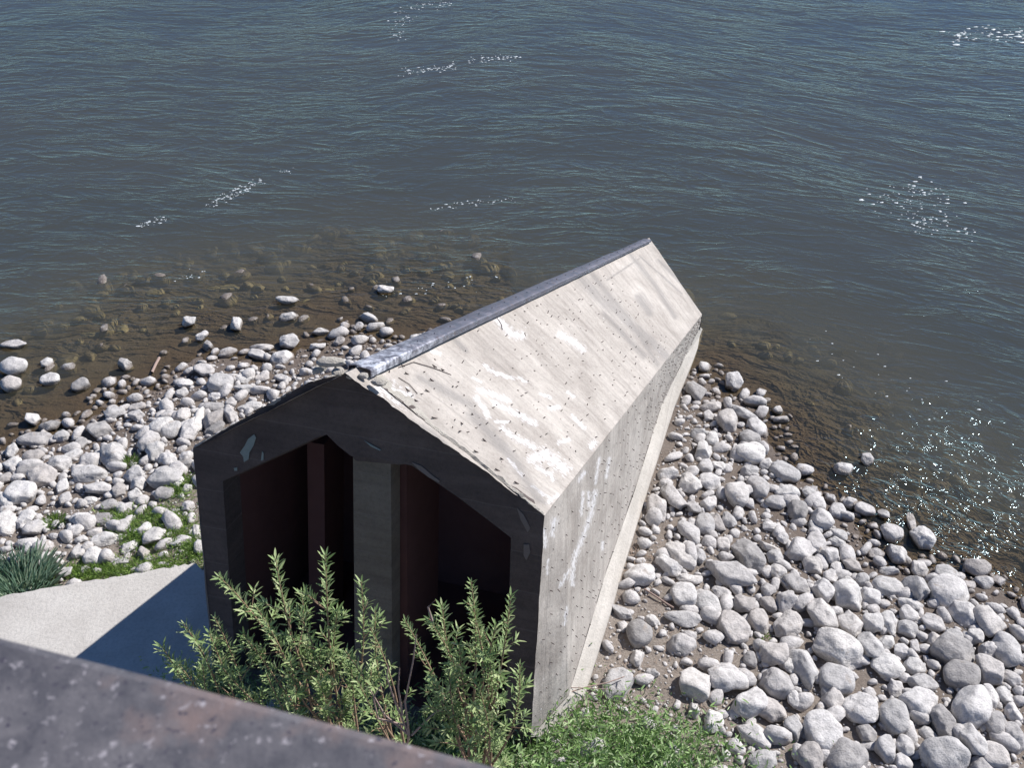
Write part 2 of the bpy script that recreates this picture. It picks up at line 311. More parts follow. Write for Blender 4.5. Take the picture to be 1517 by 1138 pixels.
STROKES=[([(717,541),(733,553),(753,559)],3),([(727,549),(761,561)],2.5),([(709,577),(725,583),(753,593)],4.5),([(705,589),(717,605),(723,617)],4),
([(733,597),(765,613),(792,627)],4.5),([(745,634),(761,648),(781,656),(792,664)],4.5),([(790,680),(808,673),(824,684),(836,695)],9),([(796,692),(816,704),(820,712)],3.5),
([(733,625),(753,625)],2.5),([(828,494),(848,506),(864,518)],5),([(737,474),(757,494),(773,498)],6),([(848,617),(866,634)],3),([(753,680),(775,706)],2.5),([(789,720),(814,739)],2.5),
([(816,605),(828,603)],4),([(800,583),(816,589)],2.5),([(828,656),(844,652)],3),([(876,662),(880,656)],5),([(566,572),(585,585),(603,592)],12),([(660,493),(690,480)],3),([(770,560),(778,566)],3),([(842,582),(850,588)],3),
([(640,521),(652,524)],3),([(700,560),(712,566)],2),([(812,744),(826,734)],3)]
WSTROKES=[([(822,769),(818,792)],4.5),([(882,729),(876,761),(864,795),(851,827),(848,851),(848,866)],4),([(872,729),(872,750)],2.5),([(864,729),(861,764)],2.5),([(843,845),(830,869)],3),
([(903,679),(898,708)],2.5),([(893,803),(892,815)],2.5),([(888,679),(882,716)],2.5),([(806,785),(808,811)],3.5),([(840,900),(836,925)],2.5),([(866,700),(858,712)],3),([(812,830),(810,850)],2)]
DARKS=[([(947,379),(980,408),(1010,435)],1.6),([(899,415),(925,398),(947,383)],1.6),([(870,395),(930,470),(975,540)],5),([(930,372),(968,420),(1000,470)],4),([(560,600),(640,640),(700,700)],5),([(620,560),(700,600)],8),([(858,410),(905,455),(985,527)],9),([(893,465),(955,527)],5),([(660,490),(690,520)],4),([(975,385),(1010,420),(1035,455)],3),([(948,440),(962,462)],7),([(700,610),(760,680),(800,740)],10)]
def sheet(A,B,C,D,nu,nv,strokes,darks,wobble=0.0,foot=None):
    """quad surface A->B (u=0 edge) and D->C (u=1 edge); foot: polyline replacing the straight edge B->C; uv in metres, stain fields"""
    A,B,C,D=map(np.array,(A,B,C,D)); uu=np.linspace(0,1,nu)[:,None]; vv=np.linspace(0,1,nv)[None,:]
    n=np.cross(B-A,D-A); n/=np.linalg.norm(n)
    if n[2]<0 and abs(n[2])>.05: n=-n
    if abs(n[2])<=.3 and n[0]<0: n=-n
    top=(1-uu)*A+uu*D
    if foot is None: bot=(1-uu)*B+uu*C
    else:
        ft=np.array(foot); cu=np.concatenate([[0],np.cumsum(np.linalg.norm(np.diff(ft,axis=0),axis=1))]); cu/=cu[-1]
        bot=np.stack([np.interp(uu[:,0],cu,ft[:,k]) for k in range(3)],1)
    Pt=top[:,None,:]*(1-vv)[...,None]+bot[:,None,:]*vv[...,None]
    rough=(fbm(uu*np.linalg.norm(D-A)+vv*0,vv*np.linalg.norm(B-A)+uu*0,3,4)-.5)*.02
    Pt=Pt+rough[...,None]*n
    if wobble:
        j=(fbm(vv*np.linalg.norm(B-A)*3,uu*0+3,2.,7,4)-.5)*wobble; Pt=Pt+(j*np.exp(-uu*40))[...,None]*((D-A)/np.linalg.norm(D-A))
    me=gridmesh('sheet',Pt[...,0],Pt[...,1],Pt[...,2]); flat=Pt.reshape(-1,3)
    L1=np.linalg.norm(D-A); L2=np.linalg.norm(B-A)
    uvl=me.uv_layers.new(name='UVMap'); li=np.zeros(len(me.loops),np.int32); me.loops.foreach_get('vertex_index',li)
    UU=(uu*L1+vv*0).ravel(); VV=(vv*L2+uu*0).ravel(); uvl.data.foreach_set('uv',np.stack([UU[li],VV[li]],-1).astype(np.float32).ravel())
    rel=flat-CAM; zz=rel@_F; PX=np.stack([758.5+FPX*(rel@_R)/zz,569+FPX*(rel@_D)/zz],1)
    for nm,S in (('lime',strokes),('dark',darks)):
        f=np.zeros(len(flat))
        for pts,wd in S:
            q=[np.array(p,float) for p in pts]
            for a,b in zip(q[:-1],q[1:]):
                ab=b-a; r=wd*.62; t=np.clip(((PX-a)@ab)/(ab@ab),0,1); d=np.linalg.norm(PX-a-t[:,None]*ab,axis=1)
                f=np.maximum(f,np.clip(1-d/(wd*(2.3 if nm=='lime' else 2.0)),0,1))
        at=me.attributes.new(nm,'FLOAT','POINT'); at.data.foreach_set('value',f.astype(np.float32))
    return me,n
rm,NR=sheet(P['A'],P['R'],P['E'],P['N'],420,120,STROKES,DARKS,.10)
plink('roof_slope',rm,M_conc)
lm,NL=sheet(P['A'],P['L'],P['EL'],P['N'],80,30,[],[]); plink('roof_slope',lm,M_conc)
# right wall with a sloping plinth along its foot
c_in=[(1036,484),(980,600),(940,727),(898,846),(882,900),(842,1031)]; 
EB=pz(1037,486,.22)
# the foot of the wall, surveyed along the inner edge of the pale strip
FT_PX=[(842,1031,.72),(882,900,.66),(898,846,.62),(940,727,.50),(980,600,.36),(1015,528,.24),(1037,484,.12)]
foot=[below(P['R'],RB,.78)]+[pz(a,b,z) for a,b,z in FT_PX]
nw=np.cross(P['E']-P['R'],foot[3]-P['R']); nw/=np.linalg.norm(nw)
if nw[0]<0: nw=-nw
foot_in=[foot[-1],foot[0]]
wm_,_=sheet(P['R'],foot[0],foot[-1],P['E'],360,120,WSTROKES,[],0,foot); plink('side_wall',wm_,M_conc)
n0=np.cross(P['EL']-P['L'],LBB-P['L']); 
lw,_=sheet(P['L'],LBB,np.array([P['EL'][0],P['EL'][1],ZB]),P['EL'],60,30,[],[]); plink('side_wall',lw,M_conc)
# nose end wall
ac=Acc(); E0=P['E'].copy();E0[2]=ZB;N0=P['N'].copy();N0[2]=ZB;EL0=P['EL'].copy();EL0[2]=ZB
ac.add([P['E'],P['N'],N0,E0],[(0,1,2,3)]); ac.add([P['N'],P['EL'],EL0,N0],[(0,1,2,3)]); plink('nose_wall',ac.mesh('nose'),M_conc)
# plinth: sloping strip, inner edge on the wall, outer edge on the ground
oout=[None,(866,1031),(907,900),(922,846),(959,727),(1000,600),(1029,528),(1043,490)]
V=[];F=[]
for q,cdp in zip(foot,oout):
    q=q+nw*.004
    o=pz(cdp[0],cdp[1],q[2]-.20) if cdp else q+wv*.22-kz*.20
    V+=[q,o,np.array([o[0],o[1],-.6])]
V[0:3]=[V[0],V[4]+(V[0]-V[3])*np.array([1,1,1.]),V[5]+(V[0]-V[3])]
for i in range(len(foot)-1):
    a=3*i; F+=[(a,a+3,a+4,a+1),(a+1,a+4,a+5,a+2)]
PLO=[V[3*i+1] for i in range(len(foot))]
pm=newmesh('plinth',V,F); puv(pm); plink('plinth',pm,M_plinth)
# front face: ring of concrete round the dark hollow, arched crown
oF=P['R']
def fp(px,py): return pplane(px,py,oF,nf)
outer=[(286,664),(312,650),(340,633),(368,617),(400,598),(430,581),(458,568),(482,559),(508,556),(532,558),(556,567),(580,585),(604,603),(640,633),(680,664),(720,694),(756,724),(784,746),(806,764)]
outer=[(a+random.uniform(-1,1),b+random.uniform(-1.3,1.3)) if 290<a<800 else (a,b) for a,b in outer]
outW=[fp(a,b) for a,b in outer]; inn=[(330,713),(380,690),(430,667),(470,648),(484,644),(500,660),(520,676),(560,680),(610,690),(680,738),(722,770),(757,797)]
innW=[fp(a,b) for a,b in inn]
inL=fp(343,900); inL=innW[0]+(inL-innW[0])*((ZB-innW[0][2])/(inL[2]-innW[0][2])); inR=fp(752,960); inR=innW[-1]+(inR-innW[-1])*((ZB-innW[-1][2])/(inR[2]-innW[-1][2]))
LBB=LBB-nf*np.dot(LBB-oF,nf); RBB=RBB-nf*np.dot(RBB-oF,nf)
ring=[LBB]+outW+[RBB]+[inR]+innW[::-1]+[inL]
bmv=ring; EXT=u*.30-kz*.16; me=newmesh('front',*prism(bmv,EXT)); 
import bmesh
def tri(me):
    b=bmesh.new(); b.from_mesh(me); bmesh.ops.triangulate(b,faces=[f for f in b.faces if len(f.verts)>4]); bmesh.ops.recalc_face_normals(b,faces=b.faces); b.to_mesh(me); b.free(); return me
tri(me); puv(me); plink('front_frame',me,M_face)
# bright broken crust between the arch and the roof slab
ac=Acc(); k=len(outW); up=np.array([0,0,1.])
rows=[]
for i,(px,py) in enumerate(outer):
    q=outW[i]
    back=u*(.20 if 455<px<620 else .05)
    nn=NR if px>512 else NL
    # target on the roof plane just behind
    o=P['A']; t=q+back; t=t-nn*np.dot(t-o,nn)+nn*.006
    j=np.array([random.uniform(-.012,.012) for _ in range(3)])
    rows.append([q+nf*.004,(q*.5+t*.5)+up*(.018+random.uniform(0,.02))+j,t+j*.5+np.array([0,0,.004])])
fine=[]
for a,b in zip(rows[:-1],rows[1:]):
    for s in range(5):
        fine.append([a[c]*(1-s/5)+b[c]*(s/5)+np.array([random.uniform(-.012,.012) for _ in range(3)])*(1 if c else .5) for c in range(3)])
fine.append(rows[-1]); V=[p for r in fine for p in r]; F=[]
for i in range(len(fine)-1):
    for c in range(2): F.append((3*i+c,3*i+c+1,3*i+4+c,3*i+3+c))
plink('broken_crust',newmesh('crust',V,F),M_crust)
# loose lumps on the crown
def lump(c,r,seed):
    b=bmesh.new(); bmesh.ops.create_icosphere(b,subdivisions=2,radius=1); rs=random.Random(seed)
    pl=[Vector((rs.gauss(0,1),rs.gauss(0,1),rs.gauss(0,1))).normalized() for _ in range(9)]; dd=[rs.uniform(.55,.9) for _ in pl]
    for v in b.verts:
        d=v.co.normalized(); t=min([di/max(d.dot(p),.05) for p,di in zip(pl,dd)]+[1.0]); v.co=Vector((d.x*t*r[0],d.y*t*r[1],d.z*t*r[2]))
    me=bpy.data.meshes.new('lump'); b.to_mesh(me); b.free(); return me
for i,(px,py,r) in enumerate([(490,536,(.16,.07,.06)),(474,545,(.11,.06,.05)),(538,556,(.07,.05,.03)),(520,556,(.06,.05,.03)),(562,566,(.10,.07,.04)),(500,550,(.08,.07,.05))]):
    q=pplane(px,py,P['A'],np.array([0,0,1.])) if 0 else pplane(px,py,P['A']+u*.1,nf)
    o=link('crust_lump',lump(q,r,i),M_crust,pier); o.location=Vector(q-PL)+Vector((0,0,-.01)); o.rotation_euler=(0,.1,-az+.9*(i%2)+.5)
# hollow: inner skins
dep_=2.1*u
V=innW+[inR]+[inL]; n_=len(V); V2=[p+EXT*1.003 for p in V]; V3=[p+dep_-kz*.9 for p in V2]
for p in V3[-2:]: p[2]=.62
for p in V2[-2:]: p[2]=.62
V[-2][2]=V[-1][2]=.62
F=[(n_-2,n_-1,2*n_-1,2*n_-2)]+[(i,i+1,n_+i+1,n_+i) for i in range(n_-2)]+[(n_-1,0,n_,2*n_-1)]+[tuple(range(n_,2*n_))]
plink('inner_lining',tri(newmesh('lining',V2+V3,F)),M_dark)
fl=[LBB,RBB,RBB+dep_,LBB+dep_]
# centre post, set just behind the ring, with the deeper web to its right
def post(px0,px1,ytop,setb,depth,mt,name,ybot=1010):
    o=oF-nf*setb; q=[pplane(a,b,o,nf) for a,b in ((px0,ytop),(px1,ytop+4),(px1+2,ybot),(px0+3,ybot))]
    for a,b in ((0,3),(1,2)):
        q[b]=q[a]+(q[b]-q[a])*((ZB-q[a][2])/(q[b][2]-q[a][2]))
    me=tri(newmesh(name,*prism(q,u*depth))); puv(me); plink(name,me,mt)
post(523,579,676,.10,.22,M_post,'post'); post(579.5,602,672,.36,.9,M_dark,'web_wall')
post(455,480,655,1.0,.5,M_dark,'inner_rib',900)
# haunch where the soffit meets the post
q=[fp(a,b) for a,b in ((498,652),(560,662),(612,690),(590,694),(523,688))]; q=[p-nf*.07 for p in q]
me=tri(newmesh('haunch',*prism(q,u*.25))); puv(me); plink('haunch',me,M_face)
# pale scrapes on the dark face: thin crusts of lime
def scrape(pts,mt=M_crust):
    q=[fp(a,b)+nf*.006 for a,b in pts]; plink('lime_scrape',tri(newmesh('scrape',*prism(q,nf*.006))),mt)
M_scr=plain('dull_lime',(.16,.20,.19),(.26,.31,.29),18,.95)
M_scr2=plain('dull_lime_dark',(.13,.11,.10),(.20,.175,.16),18,.95)
scrape([(377,643),(380,648),(376,660),(370,670),(369,680),(362,684),(361,676),(356,670),(363,660),(368,650)],M_scr); scrape([(347,693),(352,692),(352,697),(348,697)],M_scr)
scrape([(389,668),(391,671),(391,681),(387,682)],M_scr)
scrape([(540,652),(552,659),(565,666),(563,667),(550,661)],M_scr)
scrape([(766,752),(776,762),(786,782),(782,788),(772,770)],M_scr2); scrape([(776,806),(784,806),(786,818),(780,830),(776,822)],M_scr2)
scrape([(610,684),(625,690),(640,703),(652,712),(650,714),(636,707),(622,696)],M_scr2)
# steel ridge cap
rd=P['N']-P['A']; RLn=np.linalg.norm(rd); rd/=RLn; side=wv-rd*np.dot(wv,rd); side/=np.linalg.norm(side); upn=np.cross(side,rd); 
if upn[2]<0: upn=-upn
prof=[(-.15,-.05),(-.145,.008),(-.13,.018),(-.07,.028),(0,.033),(.07,.028),(.11,.020),(.125,.010),(.13,.003),(.14,-.06)]
ns=60; V=[];F=[];np_=len(prof)
for i in range(ns+1):
    s=.22+(RLn-.55)*i/ns; sc=1-.40*i/ns
    for a,b in prof:
        dent=(fbm(np.array(s*1.),np.array(a*8.),1.5,8)-.5)*.022
        V.append(P['A']+rd*s+side*(a*sc+.045)+upn*(b*sc+float(dent)))
for i in range(ns):
    for k in range(np_-1): F.append((i*np_+k,i*np_+k+1,(i+1)*np_+k+1,(i+1)*np_+k))
me=newmesh('cap',V,F,False); capo=plink('ridge_cap',me,M_steel); sm=capo.modifiers.new('t','SOLIDIFY'); sm.thickness=.012
# cap bolts
ac=Acc()
for i in range(26):
    s=.6+i*(RLn-1.2)/26; c=P['A']+rd*s+side*(.045+.02)+upn*.036
    ac.add(*tube([c,c+upn*.010],[.009,.008],6))
plink('cap_bolt',ac.mesh('bolts'),M_steel,kind='stuff')
# rows of steel pins left standing in the roof slope and wall
def pins(A,B,C,D,nu,nv,n,ln,skip,jit,lean,ft=None):
    ac=Acc(); ft=np.array(ft) if ft is not None else None
    if ft is not None: cu=np.concatenate([[0],np.cumsum(np.linalg.norm(np.diff(ft,axis=0),axis=1))]); cu/=cu[-1]
    for i in range(nu):
        for j in range(nv):
            if random.random()<skip: continue
            a=(i+.5)/nu+random.uniform(-jit,jit)/nu; b=(j+.5)/nv+random.uniform(-jit,jit)/nv
            p=(1-a)*(1-b)*A+(1-a)*b*B+a*b*C+a*(1-b)*D
            if ft is not None: p=(1-b)*((1-a)*A+a*D)+b*np.array([np.interp(a,cu,ft[:,k]) for k in range(3)])
            l=ln*random.uniform(.5,1.5); d=n+lean+np.array([random.gauss(0,.35) for _ in range(3)]); d/=np.linalg.norm(d)
            ac.add(*tube([p-n*.01,p+d*l],[.0065,.0055],4)); ac.F.append(tuple(len(ac.V)-4+k for k in range(4)))
    return ac.mesh('pins')
Q=lambda s,t:(1-s)*(1-t)*P['A']+(1-s)*t*P['R']+s*t*P['E']+s*(1-t)*P['N']
plink('steel_pins',pins(Q(.03,.08),Q(.03,.97),Q(.72,.97),Q(.72,.10),44,15,NR,.030,.58,.42,np.array([-.3,-.2,-.6])),M_rust,kind='stuff')
W0,W1,W2,W3=P['R'],foot[0],foot[-1],P['E']; Qw=lambda s,t:(1-s)*(1-t)*W0+(1-s)*t*W1+s*t*W2+s*(1-t)*W3
plink('steel_pins',pins(W0,W1,W2,W3,46,13,nw,.026,.4,.35,np.array([0,0,-.8]),foot),M_rust,kind='stuff')
# larger bent bar ends near the broken edge
for (px,py,L,a) in [(607,555,.085,.9),(644,565,.085,.8),(638,581,.09,.8),(621,595,.085,.9),(650,620,.13,1.0),(684,638,.09,1.3),(722,655,.08,.6),(709,670,.09,.9),(747,681,.08,.9),(742,698,.1,.8),(770,717,.1,.8),(683,625,.06,2.),(672,572,.05,1.4),(702,615,.05,.9),(640,539,.08,2.6),(652,545,.06,2.7),(595,540,.05,2.4),(600,573,.09,2.4)]:
    q=pplane(px,py,P['A'],NR); t1=np.cross(NR,u); t1/=np.linalg.norm(t1); t2=np.cross(t1,NR)
    d=t2*math.sin(a)+t1*math.cos(a)*(-1 if t1[0]>0 else 1)*-1
    pts=[q-NR*.01,q+NR*.02-d*L]
    o=link('bent_bar',newmesh('bar',*tube([p-q for p in pts],.0075,5)),M_rust,pier); o.location=Vector(q-PL)
# hairline cracks: the shade in each groove is drawn by an added dark wire
for pts in [[(590,545),(612,537),(640,545),(668,556)],[(590,560),(606,570),(618,584)],[(735,470),(742,480),(744,489)]]:
    q=[pplane(a,b,P['A'],NR)+NR*.006 for a,b in pts]; plink('crack_line',newmesh('crack_rod',*tube(q,.005,4)),M_rust)
# ------------------------------------------------------------------ concrete apron slab on the left
SZ=.82
sl_=[pz(a,b,SZ) for a,b in ((-260,912),(0,884),(60,873),(130,862),(200,850),(262,839),(296,834))]
edge=[]
for a,b in zip(sl_[:-1],sl_[1:]):
    for s in range(6): edge.append(a*(1-s/6)+b*(s/6)+np.array([0,random.uniform(-.02,.02),0]))
cpt=below(P['L'],LB,SZ); poly=edge+[cpt+u*.75+wv*.05,cpt+wv*.03-u*.02,np.array([-4.0,6.0,SZ]),np.array([-3.9,4.6,SZ]),np.array([-12,4.6,SZ])]
me=tri(newmesh('slab',*prism(poly,(0,0,-.7)))); uvl=me.uv_layers.new(name='UVMap')
for l in me.loops: c=me.vertices[l.vertex_index].co; uvl.data[l.index].uv=(c.x*.04+.11,c.y*.04)
slab=link('concrete_apron',me,M_slab,label='pale flat concrete apron slab at the left foot of the pier, half in shadow',category='slab'); 
# ------------------------------------------------------------------ stones
def stone_mesh(kind,seed,sub):
    rs=random.Random(seed); b=bmesh.new(); bmesh.ops.create_icosphere(b,subdivisions=sub,radius=1)
    npl={'r':9,'a':13}[kind]; lo,hi={'r':(.70,.96),'a':(.50,.84)}[kind]; pw={'r':13,'a':60}[kind]
    pl=[]
    for _ in range(npl): pl.append((Vector((rs.gauss(0,1),rs.gauss(0,1),rs.gauss(0,.8))).normalized(),rs.uniform(lo,hi)))
    pl.append((Vector((rs.uniform(-.2,.2),rs.uniform(-.2,.2),1)).normalized(),rs.uniform(.6,.8)))
    off=[rs.uniform(0,50) for _ in range(3)]; from mathutils import noise as mn
    for v in b.verts:
        d=v.co.normalized(); acc=1.0
        for p,di in pl:
            c=d.dot(p)
            if c>.05: acc+=(c/di)**pw
        t=acc**(-1/pw); nn=mn.noise(d*1.7+Vector(off))*.12+mn.noise(d*4.5+Vector(off))*(.045 if kind=='a' else .02)+mn.noise(d*11+Vector(off))*(.018 if kind=='a' else .006); v.co=d*t*(1+nn)
    mx=[max(abs(v.co[i]) for v in b.verts) for i in range(3)]
    for v in b.verts: v.co=Vector([v.co[i]/mx[i] for i in range(3)])
    me=bpy.data.meshes.new('stone_'+kind); b.to_mesh(me); b.free(); me.materials.append(M_stone)
    me.polygons.foreach_set('use_smooth',[True]*len(me.polygons)); return me
PROTO={'r':[stone_mesh('r',i,4) for i in range(10)],'a':[stone_mesh('a',50+i,4) for i in range(12)]}
# photo survey of the larger stones: centre x, y, long side, short side, tilt of the long side, kind
S="""1085 567 30 24 10 r;1032 579 36 26 70 a;1019 597 11 10 0 r;1055 602 36 20 5 r;1078 623 34 33 0 r;1101 612 56 20 38 a;1050 618 18 14 80 a;1123 634 32 20 45 r;1007 632 16 14 0 r;1034 642 27 19 10 a
1056 652 22 18 80 r;1108 648 36 26 0 r;1081 648 20 11 0 a;1112 672 46 30 -5 r;1041 669 30 26 60 a;992 649 14 12 0 a;1007 652 13 11 0 r;989 681 16 14 0 a;1108 697 34 20 0 a;1137 688 26 20 0 a
1163 700 48 26 20 r;1045 691 24 22 0 r;1064 691 22 14 40 a;988 702 34 22 0 a;1021 719 36 28 60 a;1051 714 32 24 30 r;1063 707 13 13 0 r;1092 712 15 11 0 r;1092 733 37 34 0 r;1121 722 38 28 50 r
1150 717 22 10 10 a;1165 731 40 22 15 r;1149 744 34 20 10 r;1182 757 30 28 0 r;998 736 48 26 55 a;976 753 42 30 85 a;1028 753 24 18 0 a;1048 748 24 20 0 r;1066 733 16 10 0 a;1196 729 24 18 0 a
1045 776 30 24 75 r;1064 775 28 18 65 r;1079 773 28 18 60 r;1143 783 28 14 10 a;1161 799 20 16 0 a;1022 787 46 26 55 a;1008 823 52 26 48 r;991 838 50 24 20 r;948 853 46 30 15 r;1020 858 40 16 5 r
1013 882 38 34 0 r;1048 895 44 28 45 r;1069 882 34 20 25 r;1100 895 36 28 10 r;1080 851 84 34 18 a;1107 827 58 36 48 a;1071 807 20 20 0 r;1037 825 18 18 0 r;1054 820 16 10 30 a;1015 919 62 22 8 a
1084 935 60 42 52 a;948 939 42 38 20 r;967 921 24 16 50 r;1008 952 48 32 20 a;921 909 40 14 22 a;944 975 28 20 75 a;914 942 18 12 0 a;1124 920 34 32 0 r;1138 895 30 18 55 r;1164 891 34 32 0 r
1166 929 46 34 10 a;1144 969 46 36 5 a;1112 979 22 18 80 r;1151 851 30 22 35 a;1141 813 38 14 20 a;1149 828 24 20 0 a;1170 865 30 20 15 a;1136 874 26 22 0 a;1246 693 36 20 8 r;1287 680 24 20 0 a
1202 727 24 16 -30 a;1261 746 24 20 30 a;1281 755 32 18 10 r;1213 747 22 20 0 r;1241 758 22 20 80 r;1231 740 20 16 0 a;1216 768 34 30 0 a;1208 782 22 18 0 r;1242 792 30 15 35 r;1238 803 30 16 30 a
1209 805 30 24 80 r;1185 817 44 32 -25 a;1231 824 34 26 0 r;1322 790 38 24 25 r;1309 761 24 14 35 a;1288 771 20 8 0 r;1328 820 30 26 80 a;1295 820 28 16 -8 a;1365 844 32 24 0 r;1403 850 38 22 10 r
1314 846 36 14 8 a;1315 870 46 26 3 r;1360 872 42 34 80 a;1405 877 56 44 40 r;1205 841 30 24 0 a;1241 841 22 14 20 r;1262 838 26 22 0 a;1254 858 24 14 40 a;1231 855 26 20 0 a;1277 860 22 18 0 r
1181 867 44 24 35 a;1218 877 32 30 0 a;1257 888 44 42 0 a;1290 884 28 24 80 r;1218 912 44 40 0 a;1351 896 44 20 25 a;1346 912 28 22 0 r;1294 904 20 14 0 r;1426 907 46 34 70 a;1381 921 46 24 25 a
1466 921 48 38 85 a;1459 865 34 18 15 a;1430 867 26 14 0 a;1448 841 40 24 0 r;1365 799 40 28 50 a;1351 773 34 12 75 a;1406 830 36 20 0 r;1480 860 24 14 0 a;1410 683 38 16 0 r;1262 925 40 36 0 a
1290 923 32 30 0 a;1317 925 30 30 0 r;1345 935 34 22 15 r;1413 943 26 18 0 r;1442 942 24 22 0 a;1384 949 24 22 0 a;1356 958 20 14 80 a;1337 968 28 18 15 a;1290 959 40 34 0 r;1315 951 28 20 0 a
1241 968 80 48 25 a;1311 984 58 34 10 a;1353 988 38 20 10 r;1411 970 50 38 -30 r;1462 965 28 26 0 r;1492 965 46 44 0 r;1465 997 60 32 38 r;1425 1003 58 40 20 r;1497 1008 36 18 30 r;1239 1008 54 38 10 r
1192 989 70 38 70 a;1277 1048 66 46 48 a;1233 1041 36 32 0 a;1328 1065 58 38 75 r;1360 1043 54 42 50 r;1440 1050 60 54 20 r;1465 1033 28 26 0 r;1364 1014 50 24 10 a;1326 1020 28 24 0 a;1395 1075 36 34 0 a
1475 1075 36 30 0 r;1499 1057 26 22 80 r;1218 1086 66 44 65 r;1283 1090 28 20 0 a;1312 1109 34 32 0 r;1342 1107 30 28 0 r;1399 1120 68 54 45 r;1374 1085 34 18 45 a;1440 1100 40 40 0 r;1471 1121 40 34 70 r
1338 1130 30 20 15 r;1254 1126 66 44 10 r;1490 1035 26 24 0 a;1203 1128 44 40 0 a;1505 1092 40 36 0 a;1452 1134 36 24 0 a;1074 1003 72 44 12 r;1034 1016 60 42 50 a;920 1014 58 38 -60 r;1148 1010 48 38 0 a
1171 989 24 20 80 r;1175 1035 24 24 0 r;1106 1044 48 40 -30 a;1139 1050 62 38 60 a;1175 1082 32 28 0 a;1118 1088 60 28 30 a;964 999 24 16 0 a;950 1012 14 12 0 a;947 1025 16 12 0 a;1028 1053 18 18 0 r
1056 1069 34 30 0 a;1133 1126 50 30 0 a;21 511 38 14 5 a;22 543 44 26 0 r;71 536 24 16 -30 a;18 569 32 22 0 r;74 563 30 17 -8 r;119 571 28 18 -25 r;81 584 12 7 0 r;185 540 24 18 0 a
228 537 16 7 -55 a;196 561 12 9 0 a;135 498 32 12 0 r;182 492 22 18 0 r;223 517 32 18 0 r;127 603 20 14 0 r;117 616 40 18 0 r;50 622 22 16 20 a;75 631 30 20 10 a;53 652 52 22 3 r
93 649 22 16 0 a;78 664 14 12 0 a;114 633 16 14 -30 r;168 612 36 24 -10 a;153 602 10 10 0 r;203 604 28 13 -12 r;203 617 27 15 -8 a;150 636 42 26 0 a;119 658 24 18 -20 a;205 590 14 10 0 r
235 593 12 8 0 r;227 605 18 10 0 r;248 602 20 11 15 r;248 616 24 16 0 r;241 632 40 24 0 r;220 654 30 28 0 r;272 618 24 24 0 a;283 640 40 20 -65 a;164 672 44 34 80 a;17 671 20 18 0 a
22 687 36 18 -12 a;50 678 30 20 0 r;44 697 40 18 -5 r;231 670 30 26 0 a;247 682 24 18 0 a;130 682 42 26 0 a;89 690 36 22 0 a;107 676 34 14 -25 r;277 676 22 18 0 a;275 690 24 16 0 a
280 477 20 18 0 a;350 480 28 18 60 a;334 479 14 10 0 a;429 469 32 16 0 a;426 445 34 12 0 r;397 458 32 14 0 a;461 450 28 14 0 r;298 499 20 14 -30 a;308 513 18 16 0 r;291 516 13 13 0 a
322 514 12 10 0 r;335 524 34 14 -15 r;362 511 20 12 -20 r;389 515 38 16 12 r;382 526 32 14 20 r;427 508 34 20 5 r;404 502 14 8 0 r;419 531 38 26 0 a;474 491 26 12 -10 a;470 514 26 12 0 a
502 507 20 13 -10 a;373 545 16 15 80 a;303 549 26 20 20 r;327 567 38 26 0 r;276 570 28 16 -10 a;295 565 14 11 0 r;361 562 30 14 0 a;388 560 22 12 0 r;419 561 26 12 20 r;442 560 20 12 0 r
270 583 20 13 0 r;318 586 30 12 0 a;363 577 34 12 0 a;385 584 20 10 0 a;342 596 18 16 0 a;316 603 34 14 0 r;370 604 38 14 0 a;341 615 24 22 0 a;314 622 34 24 -50 a;292 624 44 18 -65 a
318 636 34 18 -15 a;285 600 18 12 0 r;254 636 28 26 0 r;546 471 32 14 10 a;570 429 26 14 0 r;530 486 18 14 0 a;340 429 36 14 0 r;150 437 24 12 0 r;230 435 28 13 0 r;320 428 28 10 0 r
490 433 26 12 0 r;535 428 22 10 0 r;61 709 50 28 -15 r;8 709 22 20 0 a;135 705 52 22 -3 r;148 724 48 18 -3 a;31 730 48 30 0 r;91 722 22 20 0 a;61 730 20 12 0 r;199 707 32 20 10 a
205 719 24 20 0 r;200 735 25 18 0 r;178 728 20 16 80 a;244 707 56 30 0 a;244 731 28 18 0 r;252 683 24 18 0 r;112 729 22 10 0 r;95 740 22 18 0 r;161 748 34 18 -10 a;135 742 24 12 0 a
186 754 28 14 -25 r;223 739 18 10 0 a;243 754 20 12 0 r;279 753 20 16 0 r;211 751 12 8 0 a;127 755 14 8 0 r;120 768 36 16 -12 r;151 771 42 16 -10 r;57 755 20 12 0 r;36 771 36 20 -10 r
53 783 38 22 -10 a;143 788 28 14 -8 r;182 783 24 22 0 r;214 785 22 18 0 r;229 795 40 24 -20 a;268 801 42 18 -10 a;291 791 30 14 85 a;157 801 42 18 -10 a;190 811 34 16 -20 a;141 826 36 26 -30 a
213 820 20 18 0 a;174 832 36 10 0 a;120 799 22 12 0 r;112 787 24 16 0 r;47 811 24 16 0 r;68 801 18 14 0 r;94 809 18 14 0 r;117 818 20 18 0 r;72 824 20 12 0 r;94 848 28 16 0 r
264 715 18 16 0 r;276 725 16 16 0 a;12 742 24 20 80 r;8 775 36 24 80 r"""
stones=[]
for t in S.replace('\n',';').split(';'):
    a=t.split(); stones.append([float(x) for x in a[:5]]+[a[5]])
